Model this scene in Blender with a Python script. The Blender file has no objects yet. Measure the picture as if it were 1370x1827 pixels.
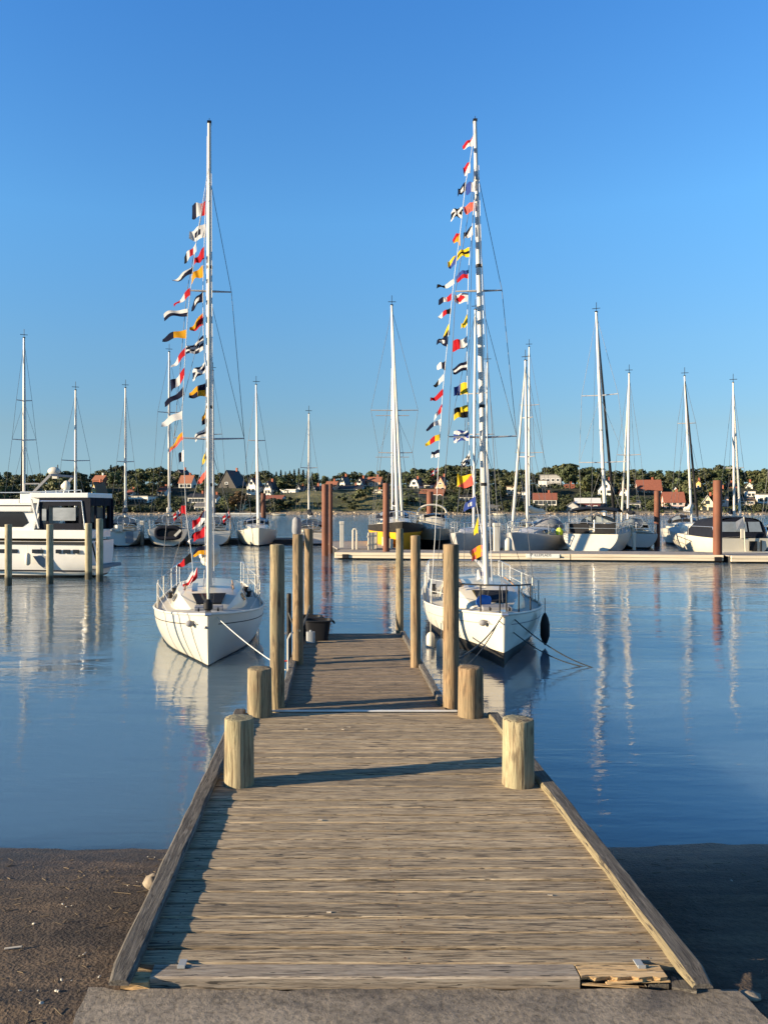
import bpy, bmesh, math, random
from mathutils import Vector, Matrix, noise as mnoise
R = math.radians
S = bpy.context.scene
COL = S.collection
random.seed(7)

# ------------------------------------------------------------------ camera
F, CX, CY, ZC = 1400.0, 592.0, 905.0, 2.6      # focal length in photo pixels, vanishing point, eye height over water
cam = bpy.data.cameras.new("camera")
cam.sensor_fit = 'HORIZONTAL'; cam.sensor_width = 36.0
cam.lens = 36.0 * F / 1370.0
cam.shift_x = (685.0 - CX) / 1370.0
cam.shift_y = -(913.5 - CY) / 1370.0
cam.clip_start = 0.1; cam.clip_end = 6000
co = bpy.data.objects.new("camera", cam); COL.objects.link(co)
co.location = (0, 0, ZC); co.rotation_euler = (R(90), 0, 0)
S.camera = co

# ------------------------------------------------------------------ sky, sun, exposure
SUN_EL = 12.5
SUN_AZ = (-0.971, -0.239)                        # horizontal direction towards the sun
W = bpy.data.worlds.new("World"); S.world = W; W.use_nodes = True
nt = W.node_tree; bg = nt.nodes['Background']
sky = nt.nodes.new('ShaderNodeTexSky'); sky.sky_type = 'NISHITA'; sky.sun_disc = False
sky.sun_elevation = R(SUN_EL); sky.sun_rotation = math.atan2(SUN_AZ[0], SUN_AZ[1])
sky.altitude = 0; sky.air_density = 1.0; sky.dust_density = 0.0; sky.ozone_density = 8.0
# clear post-dawn sky: lift the band above the horizon towards the pale blue of the photograph
wt = nt.nodes.new('ShaderNodeTexCoord'); wsep = nt.nodes.new('ShaderNodeSeparateXYZ'); nt.links.new(wt.outputs['Generated'], wsep.inputs[0])
wr = nt.nodes.new('ShaderNodeValToRGB'); we = wr.color_ramp; we.interpolation = 'LINEAR'
SKYGAIN = [(0.0,(1.5,1.3,1.3)), (0.035,(1.56,1.28,1.17)), (0.096,(2.45,1.43,1.0)), (0.194,(3.05,1.93,1.33)), (0.34,(3.3,2.62,1.93)), (0.555,(2.45,2.50,2.25)), (0.74,(0.75,0.68,0.66)), (1.0,(0.40,0.38,0.36))]
while len(we.elements) < len(SKYGAIN): we.elements.new(0.5)
for i_, (p_, c_) in enumerate(SKYGAIN):
    we.elements[i_].position = p_; we.elements[i_].color = (c_[0]/4, c_[1]/4, c_[2]/4, 1)
wm = nt.nodes.new('ShaderNodeMix'); wm.data_type = 'RGBA'; wm.blend_type = 'MULTIPLY'; wm.inputs[0].default_value = 1.0
wv = nt.nodes.new('ShaderNodeVectorMath'); wv.operation = 'SCALE'; wv.inputs[3].default_value = 4.0
nt.links.new(wsep.outputs[2], wr.inputs[0]); nt.links.new(sky.outputs[0], wm.inputs[6]); nt.links.new(wr.outputs[0], wm.inputs[7])
nt.links.new(wm.outputs[2], wv.inputs[0]); nt.links.new(wv.outputs[0], bg.inputs[0]); bg.inputs[1].default_value = 0.059
sl = bpy.data.lights.new("sun", 'SUN'); sl.energy = 5.0; sl.angle = R(0.5); sl.color = (1.0, 0.82, 0.57)
so = bpy.data.objects.new("sun", sl); COL.objects.link(so)
sd = Vector((SUN_AZ[0]*math.cos(R(SUN_EL)), SUN_AZ[1]*math.cos(R(SUN_EL)), math.sin(R(SUN_EL))))
so.rotation_euler = sd.to_track_quat('Z', 'Y').to_euler(); so.location = sd*60
S.view_settings.view_transform = 'Standard'; S.view_settings.look = 'None'
S.view_settings.exposure = 1.34; S.view_settings.gamma = 1.0
S.view_settings.use_curve_mapping = False
S.cycles.max_bounces = 6; S.cycles.caustics_reflective = False; S.cycles.caustics_refractive = False

# ------------------------------------------------------------------ helpers
def P(px, py, Y):                                # photo pixel seen at depth Y -> world point
    return Vector(((px-CX)*Y/F, Y, ZC-(py-CY)*Y/F))
def X_(px, Y): return (px-CX)*Y/F
def Z_(py, Y): return ZC-(py-CY)*Y/F

def tag(o, label=None, cat=None, group=None, kind=None):
    if label: o['label'] = label
    if cat: o['category'] = cat
    if group: o['group'] = group
    if kind: o['kind'] = kind
    return o
def empty(name, loc, rz=0.0, label=None, cat=None, group=None):
    o = bpy.data.objects.new(name, None); COL.objects.link(o)
    o.location = loc; o.rotation_euler = (0, 0, rz); o.empty_display_size = 0.3
    return tag(o, label, cat, group)
def copy_tree(o, parent=None):
    c = o.copy(); COL.objects.link(c); c.parent = parent
    for ch in list(o.children): copy_tree(ch, c)
    return c

class MB:
    def __init__(s): s.v = []; s.f = []; s.m = []; s.mat = 0
    def vert(s, p): s.v.append(tuple(p)); return len(s.v)-1
    def face(s, idx, m=None): s.f.append(tuple(idx)); s.m.append(s.mat if m is None else m)
    def box(s, c, size, rot=None, jit=0.0):
        hx, hy, hz = size[0]/2, size[1]/2, size[2]/2
        pts = []
        for x, y, z in ((-1,-1,-1),(1,-1,-1),(1,1,-1),(-1,1,-1),(-1,-1,1),(1,-1,1),(1,1,1),(-1,1,1)):
            p = Vector((x*hx, y*hy, z*hz))
            if rot is not None: p = rot @ p
            p += Vector(c)
            if jit: p += Vector((random.uniform(-jit,jit), random.uniform(-jit,jit), random.uniform(-jit,jit)))
            pts.append(s.vert(p))
        a = pts
        for q in ((0,3,2,1),(4,5,6,7),(0,1,5,4),(1,2,6,5),(2,3,7,6),(3,0,4,7)): s.face([a[i] for i in q])
        return s
    def bar(s, a, b, w, h):                      # rectangular bar from a to b
        a = Vector(a); b = Vector(b); d = b-a
        s.box((a+b)/2, (w, d.length, h), d.to_track_quat('Y', 'Z').to_matrix()); return s
    def tube(s, pts, r, n=8, caps=True):
        pts = [Vector(p) for p in pts]
        if not isinstance(r, (list, tuple)): r = [r]*len(pts)
        rings = []; up = None
        for i, p in enumerate(pts):
            d = (pts[min(i+1, len(pts)-1)]-pts[max(i-1, 0)])
            if d.length < 1e-9: d = Vector((0,0,1))
            d.normalize()
            if up is None:
                up = Vector((0,0,1)) if abs(d.z) < 0.9 else Vector((0,1,0))
            x = up.cross(d)
            if x.length < 1e-6: x = Vector((1,0,0)).cross(d)
            x.normalize(); up = d.cross(x).normalized(); y = up
            rings.append([s.vert(p+(x*math.cos(2*math.pi*k/n)+y*math.sin(2*math.pi*k/n))*r[i]) for k in range(n)])
        for i in range(len(rings)-1):
            for k in range(n):
                s.face((rings[i][k], rings[i][(k+1)%n], rings[i+1][(k+1)%n], rings[i+1][k]))
        if caps:
            s.face(list(reversed(rings[0]))); s.face(rings[-1])
        return s
    def loft(s, rings, closed=False, capa=False, capb=False):
        ids = [[s.vert(p) for p in r] for r in rings]
        n = len(ids[0])
        for i in range(len(ids)-1):
            for k in range(n if closed else n-1):
                s.face((ids[i][k], ids[i][(k+1)%n], ids[i+1][(k+1)%n], ids[i+1][k]))
        if capa: s.face(list(reversed(ids[0])))
        if capb: s.face(ids[-1])
        return ids
    def quad(s, a, b, c, d): s.face([s.vert(p) for p in (a,b,c,d)]); return s
    def poly(s, pts): s.face([s.vert(p) for p in pts]); return s
    def prism(s, outline, y0, y1):               # outline in (x,z) extruded along y
        a = [s.vert((x, y0, z)) for x, z in outline]; b = [s.vert((x, y1, z)) for x, z in outline]
        n = len(outline)
        s.face(a); s.face(list(reversed(b)))
        for i in range(n): s.face((a[(i+1)%n], a[i], b[i], b[(i+1)%n]))
        return s
    def ball(s, c, r, nu=10, nv=6, sc=(1,1,1)):
        c = Vector(c); rings = []
        for j in range(1, nv):
            th = math.pi*j/nv
            rings.append([s.vert(c+Vector((math.sin(th)*math.cos(2*math.pi*i/nu)*r*sc[0], math.sin(th)*math.sin(2*math.pi*i/nu)*r*sc[1], math.cos(th)*r*sc[2]))) for i in range(nu)])
        t = s.vert(c+Vector((0,0,r*sc[2]))); b = s.vert(c-Vector((0,0,r*sc[2])))
        for i in range(nu):
            s.face((t, rings[0][i], rings[0][(i+1)%nu])); s.face((b, rings[-1][(i+1)%nu], rings[-1][i]))
            for j in range(len(rings)-1):
                s.face((rings[j][i], rings[j+1][i], rings[j+1][(i+1)%nu], rings[j][(i+1)%nu]))
        return s
    def build(s, name, mats, parent=None, smooth=False, bevel=0.0, angle=35, fix=True):
        me = bpy.data.meshes.new(name); me.from_pydata(s.v, [], s.f)
        if not isinstance(mats, (list, tuple)): mats = [mats]
        for m in mats: me.materials.append(m)
        me.polygons.foreach_set('material_index', [min(m, len(mats)-1) for m in s.m])
        if fix or bevel:
            bm = bmesh.new(); bm.from_mesh(me)
            if fix: bmesh.ops.recalc_face_normals(bm, faces=bm.faces)
            if bevel:
                es = [e for e in bm.edges if len(e.link_faces) == 2 and e.calc_face_angle(0) > R(30)]
                bmesh.ops.bevel(bm, geom=es, offset=bevel, segments=2, profile=0.6, affect='EDGES')
            bm.to_mesh(me); bm.free()
        if smooth:
            me.polygons.foreach_set('use_smooth', [True]*len(me.polygons))
            try: me.set_sharp_from_angle(angle=R(angle))
            except Exception: pass
        me.update()
        o = bpy.data.objects.new(name, me); COL.objects.link(o)
        if parent is not None: o.parent = parent
        return o

# ------------------------------------------------------------------ materials
def newmat(name):
    m = bpy.data.materials.new(name); m.use_nodes = True
    return m, m.node_tree.nodes, m.node_tree.links, m.node_tree.nodes['Principled BSDF']
def ramp(N, stops, interp='LINEAR'):
    r = N.new('ShaderNodeValToRGB'); e = r.color_ramp; e.interpolation = interp
    while len(e.elements) < len(stops): e.elements.new(0.5)
    for i, (p, c) in enumerate(stops):
        e.elements[i].position = p; e.elements[i].color = (c[0], c[1], c[2], 1)
    return r
def mixc(N, L, fac, a, b, blend='MIX'):
    m = N.new('ShaderNodeMix'); m.data_type = 'RGBA'; m.blend_type = blend
    for sock, val in ((m.inputs[0], fac), (m.inputs[6], a), (m.inputs[7], b)):
        if hasattr(val, 'is_linked') or isinstance(val, bpy.types.NodeSocket): L.new(val, sock)
        else: sock.default_value = val if isinstance(val, (int, float)) else (val[0], val[1], val[2], 1)
    return m.outputs[2]
def noise_tex(N, L, vec, scale, detail=4, rough=0.55, dist=0.0):
    n = N.new('ShaderNodeTexNoise'); n.inputs['Scale'].default_value = scale; n.inputs['Detail'].default_value = detail
    n.inputs['Roughness'].default_value = rough; n.inputs['Distortion'].default_value = dist
    L.new(vec, n.inputs['Vector']); return n.outputs[0]
def mapping(N, L, src, scale):
    m = N.new('ShaderNodeMapping'); m.inputs['Scale'].default_value = scale; L.new(src, m.inputs['Vector']); return m.outputs[0]
def bump(N, L, h, strength, dist, normal=None):
    b = N.new('ShaderNodeBump'); b.inputs['Strength'].default_value = strength; b.inputs['Distance'].default_value = dist
    L.new(h, b.inputs['Height'])
    if normal is not None: L.new(normal, b.inputs['Normal'])
    return b.outputs[0]
def pm(name, col, rough=0.5, metal=0.0, var=0.12, scale=3.0, stretch=(1,1,1), bmp=0.0, bscale=20.0, coat=0.0, rand=0.0, transl=0.0, dirt=None):
    m, N, L, B = newmat(name)
    tc = N.new('ShaderNodeTexCoord'); vec = mapping(N, L, tc.outputs['Object'], stretch)
    n = noise_tex(N, L, vec, scale, 5)
    lo = [max(0, c*(1-var)) for c in col]; hi = [min(1, c*(1+var)) for c in col]
    r = ramp(N, [(0.3, lo), (0.7, hi)]); L.new(n, r.inputs[0]); out = r.outputs[0]
    if dirt:
        n2 = noise_tex(N, L, vec, scale*2.7, 6, 0.65)
        r2 = ramp(N, [(0.52, (0,0,0)), (0.72, (1,1,1))]); L.new(n2, r2.inputs[0])
        mm = N.new('ShaderNodeMath'); mm.operation = 'MULTIPLY'; mm.inputs[1].default_value = dirt[3] if len(dirt) > 3 else 0.5
        L.new(r2.outputs[0], mm.inputs[0]); out = mixc(N, L, mm.outputs[0], out, dirt[:3])
    if rand:
        oi = N.new('ShaderNodeObjectInfo'); hs = N.new('ShaderNodeHueSaturation')
        mr = N.new('ShaderNodeMapRange'); mr.inputs[3].default_value = 1-rand; mr.inputs[4].default_value = 1+rand
        L.new(oi.outputs['Random'], mr.inputs[0]); L.new(mr.outputs[0], hs.inputs['Value']); L.new(out, hs.inputs['Color'])
        mr2 = N.new('ShaderNodeMapRange'); mr2.inputs[3].default_value = 0.475; mr2.inputs[4].default_value = 0.52
        w = N.new('ShaderNodeMath'); w.operation = 'FRACT'; w2 = N.new('ShaderNodeMath'); w2.operation = 'MULTIPLY'; w2.inputs[1].default_value = 7.31
        L.new(oi.outputs['Random'], w2.inputs[0]); L.new(w2.outputs[0], w.inputs[0]); L.new(w.outputs[0], mr2.inputs[0]); L.new(mr2.outputs[0], hs.inputs['Hue'])
        out = hs.outputs[0]
    L.new(out, B.inputs['Base Color']); B.inputs['Roughness'].default_value = rough; B.inputs['Metallic'].default_value = metal
    if coat: B.inputs['Coat Weight'].default_value = coat; B.inputs['Coat Roughness'].default_value = 0.08
    if bmp:
        nb = noise_tex(N, L, vec, bscale, 6, 0.6); L.new(bump(N, L, nb, 0.8, bmp), B.inputs['Normal'])
    if transl:
        t = N.new('ShaderNodeBsdfTranslucent'); L.new(out, t.inputs[0]); ms = N.new('ShaderNodeMixShader'); ms.inputs[0].default_value = transl
        L.new(B.outputs[0], ms.inputs[1]); L.new(t.outputs[0], ms.inputs[2]); L.new(ms.outputs[0], N['Material Output'].inputs[0])
    return m

def wood_plank(name, cols, along='X', greytint=(0.30,0.27,0.23), knots=True, bmp=0.004, rough=0.85):
    m, N, L, B = newmat(name)
    tc = N.new('ShaderNodeTexCoord'); g = N.new('ShaderNodeNewGeometry')
    # every board is its own island: shift the grain by the island's random number
    off = N.new('ShaderNodeVectorMath'); off.operation = 'SCALE'; off.inputs[0].default_value = (37.0, 11.0, 5.0)
    L.new(g.outputs['Random Per Island'], off.inputs[3])
    ad = N.new('ShaderNodeVectorMath'); ad.operation = 'ADD'; L.new(tc.outputs['Object'], ad.inputs[0]); L.new(off.outputs[0], ad.inputs[1])
    st = {'X': (2.4, 42.0, 42.0), 'Y': (34.0, 2.2, 34.0), 'Z': (34.0, 34.0, 2.2)}[along]
    v1 = mapping(N, L, ad.outputs[0], st)
    g1 = noise_tex(N, L, v1, 1.6, 7, 0.62, 0.9)
    r1 = ramp(N, [(0.33, cols[0]), (0.5, cols[1]), (0.66, cols[2])]); L.new(g1, r1.inputs[0])
    st2 = tuple(c*2.6 if c > 2 else c*1.3 for c in st)
    v2 = mapping(N, L, ad.outputs[0], st2)
    g2 = noise_tex(N, L, v2, 2.0, 6, 0.7, 0.5)
    r2 = ramp(N, [(0.32, (0.48,0.46,0.45)), (0.50, (1,1,1)), (0.70, (1.2,1.19,1.17))]); L.new(g2, r2.inputs[0])
    c = mixc(N, L, 0.9, r1.outputs[0], r2.outputs[0], 'MULTIPLY')
    # blotches of grey weathering, damp and wear
    v3 = mapping(N, L, tc.outputs['Object'], (1,1,1)); b3 = noise_tex(N, L, v3, 0.9, 5, 0.6)
    r3 = ramp(N, [(0.38, (0,0,0)), (0.66, (1,1,1))]); L.new(b3, r3.inputs[0])
    mm = N.new('ShaderNodeMath'); mm.operation = 'MULTIPLY'; mm.inputs[1].default_value = 0.40; L.new(r3.outputs[0], mm.inputs[0])
    c = mixc(N, L, mm.outputs[0], c, greytint)
    # board to board difference
    mr = N.new('ShaderNodeMapRange'); mr.inputs[3].default_value = 0.74; mr.inputs[4].default_value = 1.22; L.new(g.outputs['Random Per Island'], mr.inputs[0])
    hs = N.new('ShaderNodeHueSaturation'); L.new(c, hs.inputs['Color']); L.new(mr.outputs[0], hs.inputs['Value']); c = hs.outputs[0]
    h = g1
    # thin dark dashes along the grain: splits and painted shade of cupped boards
    st4 = tuple(c4*2.2 if c4 > 2 else c4*2.4 for c4 in st)
    v4 = mapping(N, L, ad.outputs[0], st4); g4 = noise_tex(N, L, v4, 1.0, 3, 0.5, 1.2)
    r4 = ramp(N, [(0.585, (0,0,0)), (0.62, (1,1,1))]); L.new(g4, r4.inputs[0])
    m4 = N.new('ShaderNodeMath'); m4.operation = 'MULTIPLY'; m4.inputs[1].default_value = 0.9; L.new(r4.outputs[0], m4.inputs[0])
    c = mixc(N, L, m4.outputs[0], c, (0.035,0.028,0.022))
    if knots:
        stk = tuple(2.4 if q > 2 else 1.15 for q in st)
        if along == 'X': stk = (1.35, 4.2, 4.2)
        vk = mapping(N, L, ad.outputs[0], stk)
        vo = N.new('ShaderNodeTexVoronoi'); vo.inputs['Scale'].default_value = 1.25; vo.inputs['Randomness'].default_value = 1.0; L.new(vk, vo.inputs['Vector'])
        rk = ramp(N, [(0.05, (1,1,1)), (0.12, (0,0,0))]); L.new(vo.outputs['Distance'], rk.inputs[0])
        mk = N.new('ShaderNodeMath'); mk.operation = 'MULTIPLY'; mk.inputs[1].default_value = 0.75; L.new(rk.outputs[0], mk.inputs[0])
        c = mixc(N, L, mk.outputs[0], c, (0.06,0.042,0.028))
    L.new(c, B.inputs['Base Color']); B.inputs['Roughness'].default_value = rough
    nb = bump(N, L, g2, 0.7, bmp); nb2 = bump(N, L, g4, 0.5, -bmp*1.2, nb); L.new(nb2, B.inputs['Normal'])
    return m

def post_mat(name, pale, mid, dark, green):
    m, N, L, B = newmat(name)
    tc = N.new('ShaderNodeTexCoord'); oi = N.new('ShaderNodeObjectInfo')
    off = N.new('ShaderNodeVectorMath'); off.operation = 'SCALE'; off.inputs[0].default_value = (13.0, 29.0, 17.0); L.new(oi.outputs['Random'], off.inputs[3])
    ad = N.new('ShaderNodeVectorMath'); ad.operation = 'ADD'; L.new(tc.outputs['Object'], ad.inputs[0]); L.new(off.outputs[0], ad.inputs[1])
    v1 = mapping(N, L, ad.outputs[0], (15, 15, 1.1)); g1 = noise_tex(N, L, v1, 1.3, 7, 0.68, 1.3)
    r1 = ramp(N, [(0.34, dark), (0.44, mid), (0.56, pale), (0.66, mid), (0.78, pale)]); L.new(g1, r1.inputs[0])
    v2 = mapping(N, L, ad.outputs[0], (3.5, 3.5, 2.2)); g2 = noise_tex(N, L, v2, 1.6, 5, 0.6)
    r2 = ramp(N, [(0.42, (0,0,0)), (0.62, (1,1,1))]); L.new(g2, r2.inputs[0])
    mm = N.new('ShaderNodeMath'); mm.operation = 'MULTIPLY'; mm.inputs[1].default_value = 0.5; L.new(r2.outputs[0], mm.inputs[0])
    c = mixc(N, L, mm.outputs[0], r1.outputs[0], green)
    v4 = mapping(N, L, ad.outputs[0], (30, 30, 1.6)); g4 = noise_tex(N, L, v4, 1.0, 4, 0.5, 1.0)
    r4 = ramp(N, [(0.61, (0,0,0)), (0.66, (1,1,1))]); L.new(g4, r4.inputs[0])
    m4 = N.new('ShaderNodeMath'); m4.operation = 'MULTIPLY'; m4.inputs[1].default_value = 0.75; L.new(r4.outputs[0], m4.inputs[0])
    c = mixc(N, L, m4.outputs[0], c, (0.04,0.03,0.02))
    # a few large knots
    vk = mapping(N, L, ad.outputs[0], (5.0, 5.0, 2.2)); vo = N.new('ShaderNodeTexVoronoi'); vo.inputs['Scale'].default_value = 1.3; L.new(vk, vo.inputs['Vector'])
    rk = ramp(N, [(0.07, (1,1,1)), (0.16, (0,0,0))]); L.new(vo.outputs['Distance'], rk.inputs[0])
    mk = N.new('ShaderNodeMath'); mk.operation = 'MULTIPLY'; mk.inputs[1].default_value = 0.6; L.new(rk.outputs[0], mk.inputs[0])
    c = mixc(N, L, mk.outputs[0], c, dark)
    gp = N.new('ShaderNodeNewGeometry'); sp = N.new('ShaderNodeSeparateXYZ'); L.new(gp.outputs['Position'], sp.inputs[0])
    zz = N.new('ShaderNodeMath'); zz.operation = 'MULTIPLY_ADD'; zz.inputs[1].default_value = 0.25; L.new(g2, zz.inputs[0]); L.new(sp.outputs[2], zz.inputs[2])
    wr_ = N.new('ShaderNodeMapRange'); wr_.inputs[1].default_value = 0.46; wr_.inputs[2].default_value = 0.36; wr_.inputs[3].default_value = 0; wr_.inputs[4].default_value = 0.85; L.new(zz.outputs[0], wr_.inputs[0])
    c = mixc(N, L, wr_.outputs[0], c, (0.022,0.022,0.014))
    L.new(c, B.inputs['Base Color']); B.inputs['Roughness'].default_value = 0.85
    n1 = bump(N, L, g1, 0.6, 0.01); n2 = bump(N, L, g4, 0.7, -0.008, n1); L.new(n2, B.inputs['Normal'])
    return m

M = {}
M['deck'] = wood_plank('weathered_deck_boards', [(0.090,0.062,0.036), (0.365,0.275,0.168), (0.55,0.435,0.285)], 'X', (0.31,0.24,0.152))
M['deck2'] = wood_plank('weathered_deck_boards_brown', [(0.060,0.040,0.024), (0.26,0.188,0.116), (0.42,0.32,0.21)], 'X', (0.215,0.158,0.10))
M['kerb'] = wood_plank('weathered_kerb_timber', [(0.040,0.034,0.028), (0.115,0.100,0.082), (0.22,0.195,0.16)], 'Y', (0.085,0.076,0.064))
M['kerb_fresh'] = wood_plank('front_board_timber', [(0.22,0.17,0.12), (0.38,0.31,0.23), (0.48,0.41,0.32)], 'X', (0.33,0.27,0.21))
M['split'] = wood_plank('freshly_split_wood', [(0.42,0.25,0.10), (0.66,0.43,0.20), (0.78,0.58,0.34)], 'X', (0.60,0.42,0.22), knots=False)
M['post'] = post_mat('weathered_pile_wood', (0.30,0.235,0.135), (0.145,0.103,0.056), (0.050,0.036,0.024), (0.185,0.17,0.10))
M['post_orange'] = post_mat('warm_pile_wood', (0.30,0.20,0.105), (0.145,0.088,0.043), (0.050,0.033,0.021), (0.18,0.15,0.09))
M['post_pale'] = post_mat('greenish_bollard_wood', (0.37,0.31,0.185), (0.18,0.132,0.072), (0.055,0.040,0.026), (0.235,0.225,0.13))
M['pile_far'] = post_mat('pale_mooring_pile_wood', (0.42,0.36,0.23), (0.28,0.23,0.14), (0.09,0.07,0.05), (0.22,0.21,0.13))
M['white'] = pm('white_gelcoat', (0.58,0.535,0.43), 0.28, var=0.05, scale=1.5, coat=0.3, dirt=(0.60,0.54,0.43,0.14))
M['white2'] = pm('off_white_paint', (0.57,0.53,0.44), 0.4, var=0.06, scale=2.0)
M['deckgrey'] = pm('pale_deck_paint', (0.48,0.45,0.38), 0.6, var=0.08, scale=5)
M['mast'] = pm('white_mast_paint', (0.58,0.55,0.49), 0.35, var=0.05, scale=2)
M['alu'] = pm('aluminium_spar', (0.50,0.49,0.48), 0.38, metal=0.35, var=0.08, scale=3)
M['steel'] = pm('stainless_steel', (0.62,0.62,0.62), 0.25, metal=0.8, var=0.06)
M['wire'] = pm('rigging_wire', (0.10,0.105,0.115), 0.55, metal=0.2)
M['wirelight'] = pm('pale_halyard', (0.62,0.62,0.60), 0.7)
M['black'] = pm('black_rubber', (0.018,0.018,0.02), 0.55, var=0.2)
M['blackpaint'] = pm('black_bottom_paint', (0.022,0.021,0.020), 0.45, var=0.3, dirt=(0.10,0.08,0.05,0.5))
M['navy'] = pm('navy_canvas', (0.010,0.012,0.020), 0.8, var=0.2, bmp=0.004, bscale=12)
M['darkcanvas'] = pm('charcoal_canvas', (0.018,0.018,0.020), 0.8, var=0.25, bmp=0.004, bscale=12)
M['greycanvas'] = pm('grey_canvas', (0.22,0.22,0.23), 0.8, var=0.15)
M['glass'] = pm('dark_window_glass', (0.02,0.022,0.026), 0.06, var=0.1)
M['clearglass'] = pm('hazy_vinyl_window', (0.22,0.25,0.27), 0.12, var=0.15, scale=2)
M['sail'] = pm('furled_sailcloth', (0.57,0.53,0.44), 0.8, var=0.08, scale=6, stretch=(1,1,0.3), bmp=0.01, bscale=5)
M['greyhull'] = pm('grey_gelcoat', (0.42,0.41,0.40), 0.3, var=0.05, coat=0.2)
M['teak'] = pm('teak', (0.32,0.19,0.10), 0.6, var=0.25, scale=8)
M['yellowhull'] = pm('yellow_hull_paint', (0.72,0.36,0.015), 0.4, var=0.06)
M['rope'] = pm('pale_rope', (0.62,0.60,0.54), 0.9, var=0.2, scale=30)
M['ropedark'] = pm('dark_rope', (0.05,0.055,0.055), 0.9, var=0.2, scale=30)
M['rust'] = pm('rusted_steel', (0.15,0.050,0.024), 0.75, var=0.3, scale=1.6, stretch=(1,1,0.35), bmp=0.01, bscale=5, dirt=(0.10,0.04,0.022,0.7))
M['rustdark'] = pm('dark_rusted_steel', (0.10,0.035,0.018), 0.8, var=0.3, scale=1.6, stretch=(1,1,0.35), dirt=(0.06,0.025,0.015,0.6))
M['pontoonside'] = pm('pale_pontoon_timber', (0.74,0.62,0.44), 0.7, var=0.12, scale=2.0, stretch=(0.2,1,3), dirt=(0.40,0.28,0.15,0.5))
M['pontoondeck'] = pm('grey_pontoon_boards', (0.28,0.25,0.22), 0.8, var=0.25, scale=3, stretch=(4,0.4,1))
M['floatdark'] = pm('dark_pontoon_float', (0.03,0.03,0.03), 0.7, var=0.3)
M['blue'] = pm('bright_blue_bag', (0.03,0.16,0.48), 0.7, var=0.2)
M['redpaint'] = pm('red_paint', (0.52,0.045,0.04), 0.5, var=0.1)
M['lime'] = pm('fluorescent_yellow', (0.62,0.78,0.04), 0.7, var=0.1)
M['orangebuoy'] = pm('orange_buoy', (0.75,0.20,0.10), 0.6)
M['plasticgrey'] = pm('grey_plastic', (0.30,0.31,0.31), 0.5)
_FL = {'r': (0.50,0.014,0.024), 'w': (0.78,0.77,0.76), 'n': (0.007,0.010,0.034), 'b': (0.045,0.085,0.34), 'y': (0.82,0.58,0.03),
        'o': (0.74,0.36,0.02), 'k': (0.007,0.007,0.008), 'g': (0.22,0.30,0.34), 'c': (0.80,0.14,0.10)}
FLAG = {k: tuple(q*0.62 for q in c) for k, c in _FL.items()}
for k_, c_ in FLAG.items(): M['flag_'+k_] = pm({'r':'red','w':'white','n':'navy','b':'blue','y':'yellow','o':'amber','k':'black','g':'teal','c':'scarlet'}[k_]+'_flag_cloth', c_, 0.8, var=0.08, scale=8, transl=0.25)
for k_ in list('rwnbyokgc'): M['flag_'+k_].node_tree.nodes['Principled BSDF'].inputs['Specular IOR Level'].default_value = 0.08
for k_ in ('navy', 'darkcanvas', 'black', 'blackpaint'): M[k_].node_tree.nodes['Principled BSDF'].inputs['Specular IOR Level'].default_value = 0.15
FLAGM = [M['flag_'+k] for k in 'rwnbyokgc']; FI = {k: i for i, k in enumerate('rwnbyokgc')}

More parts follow.
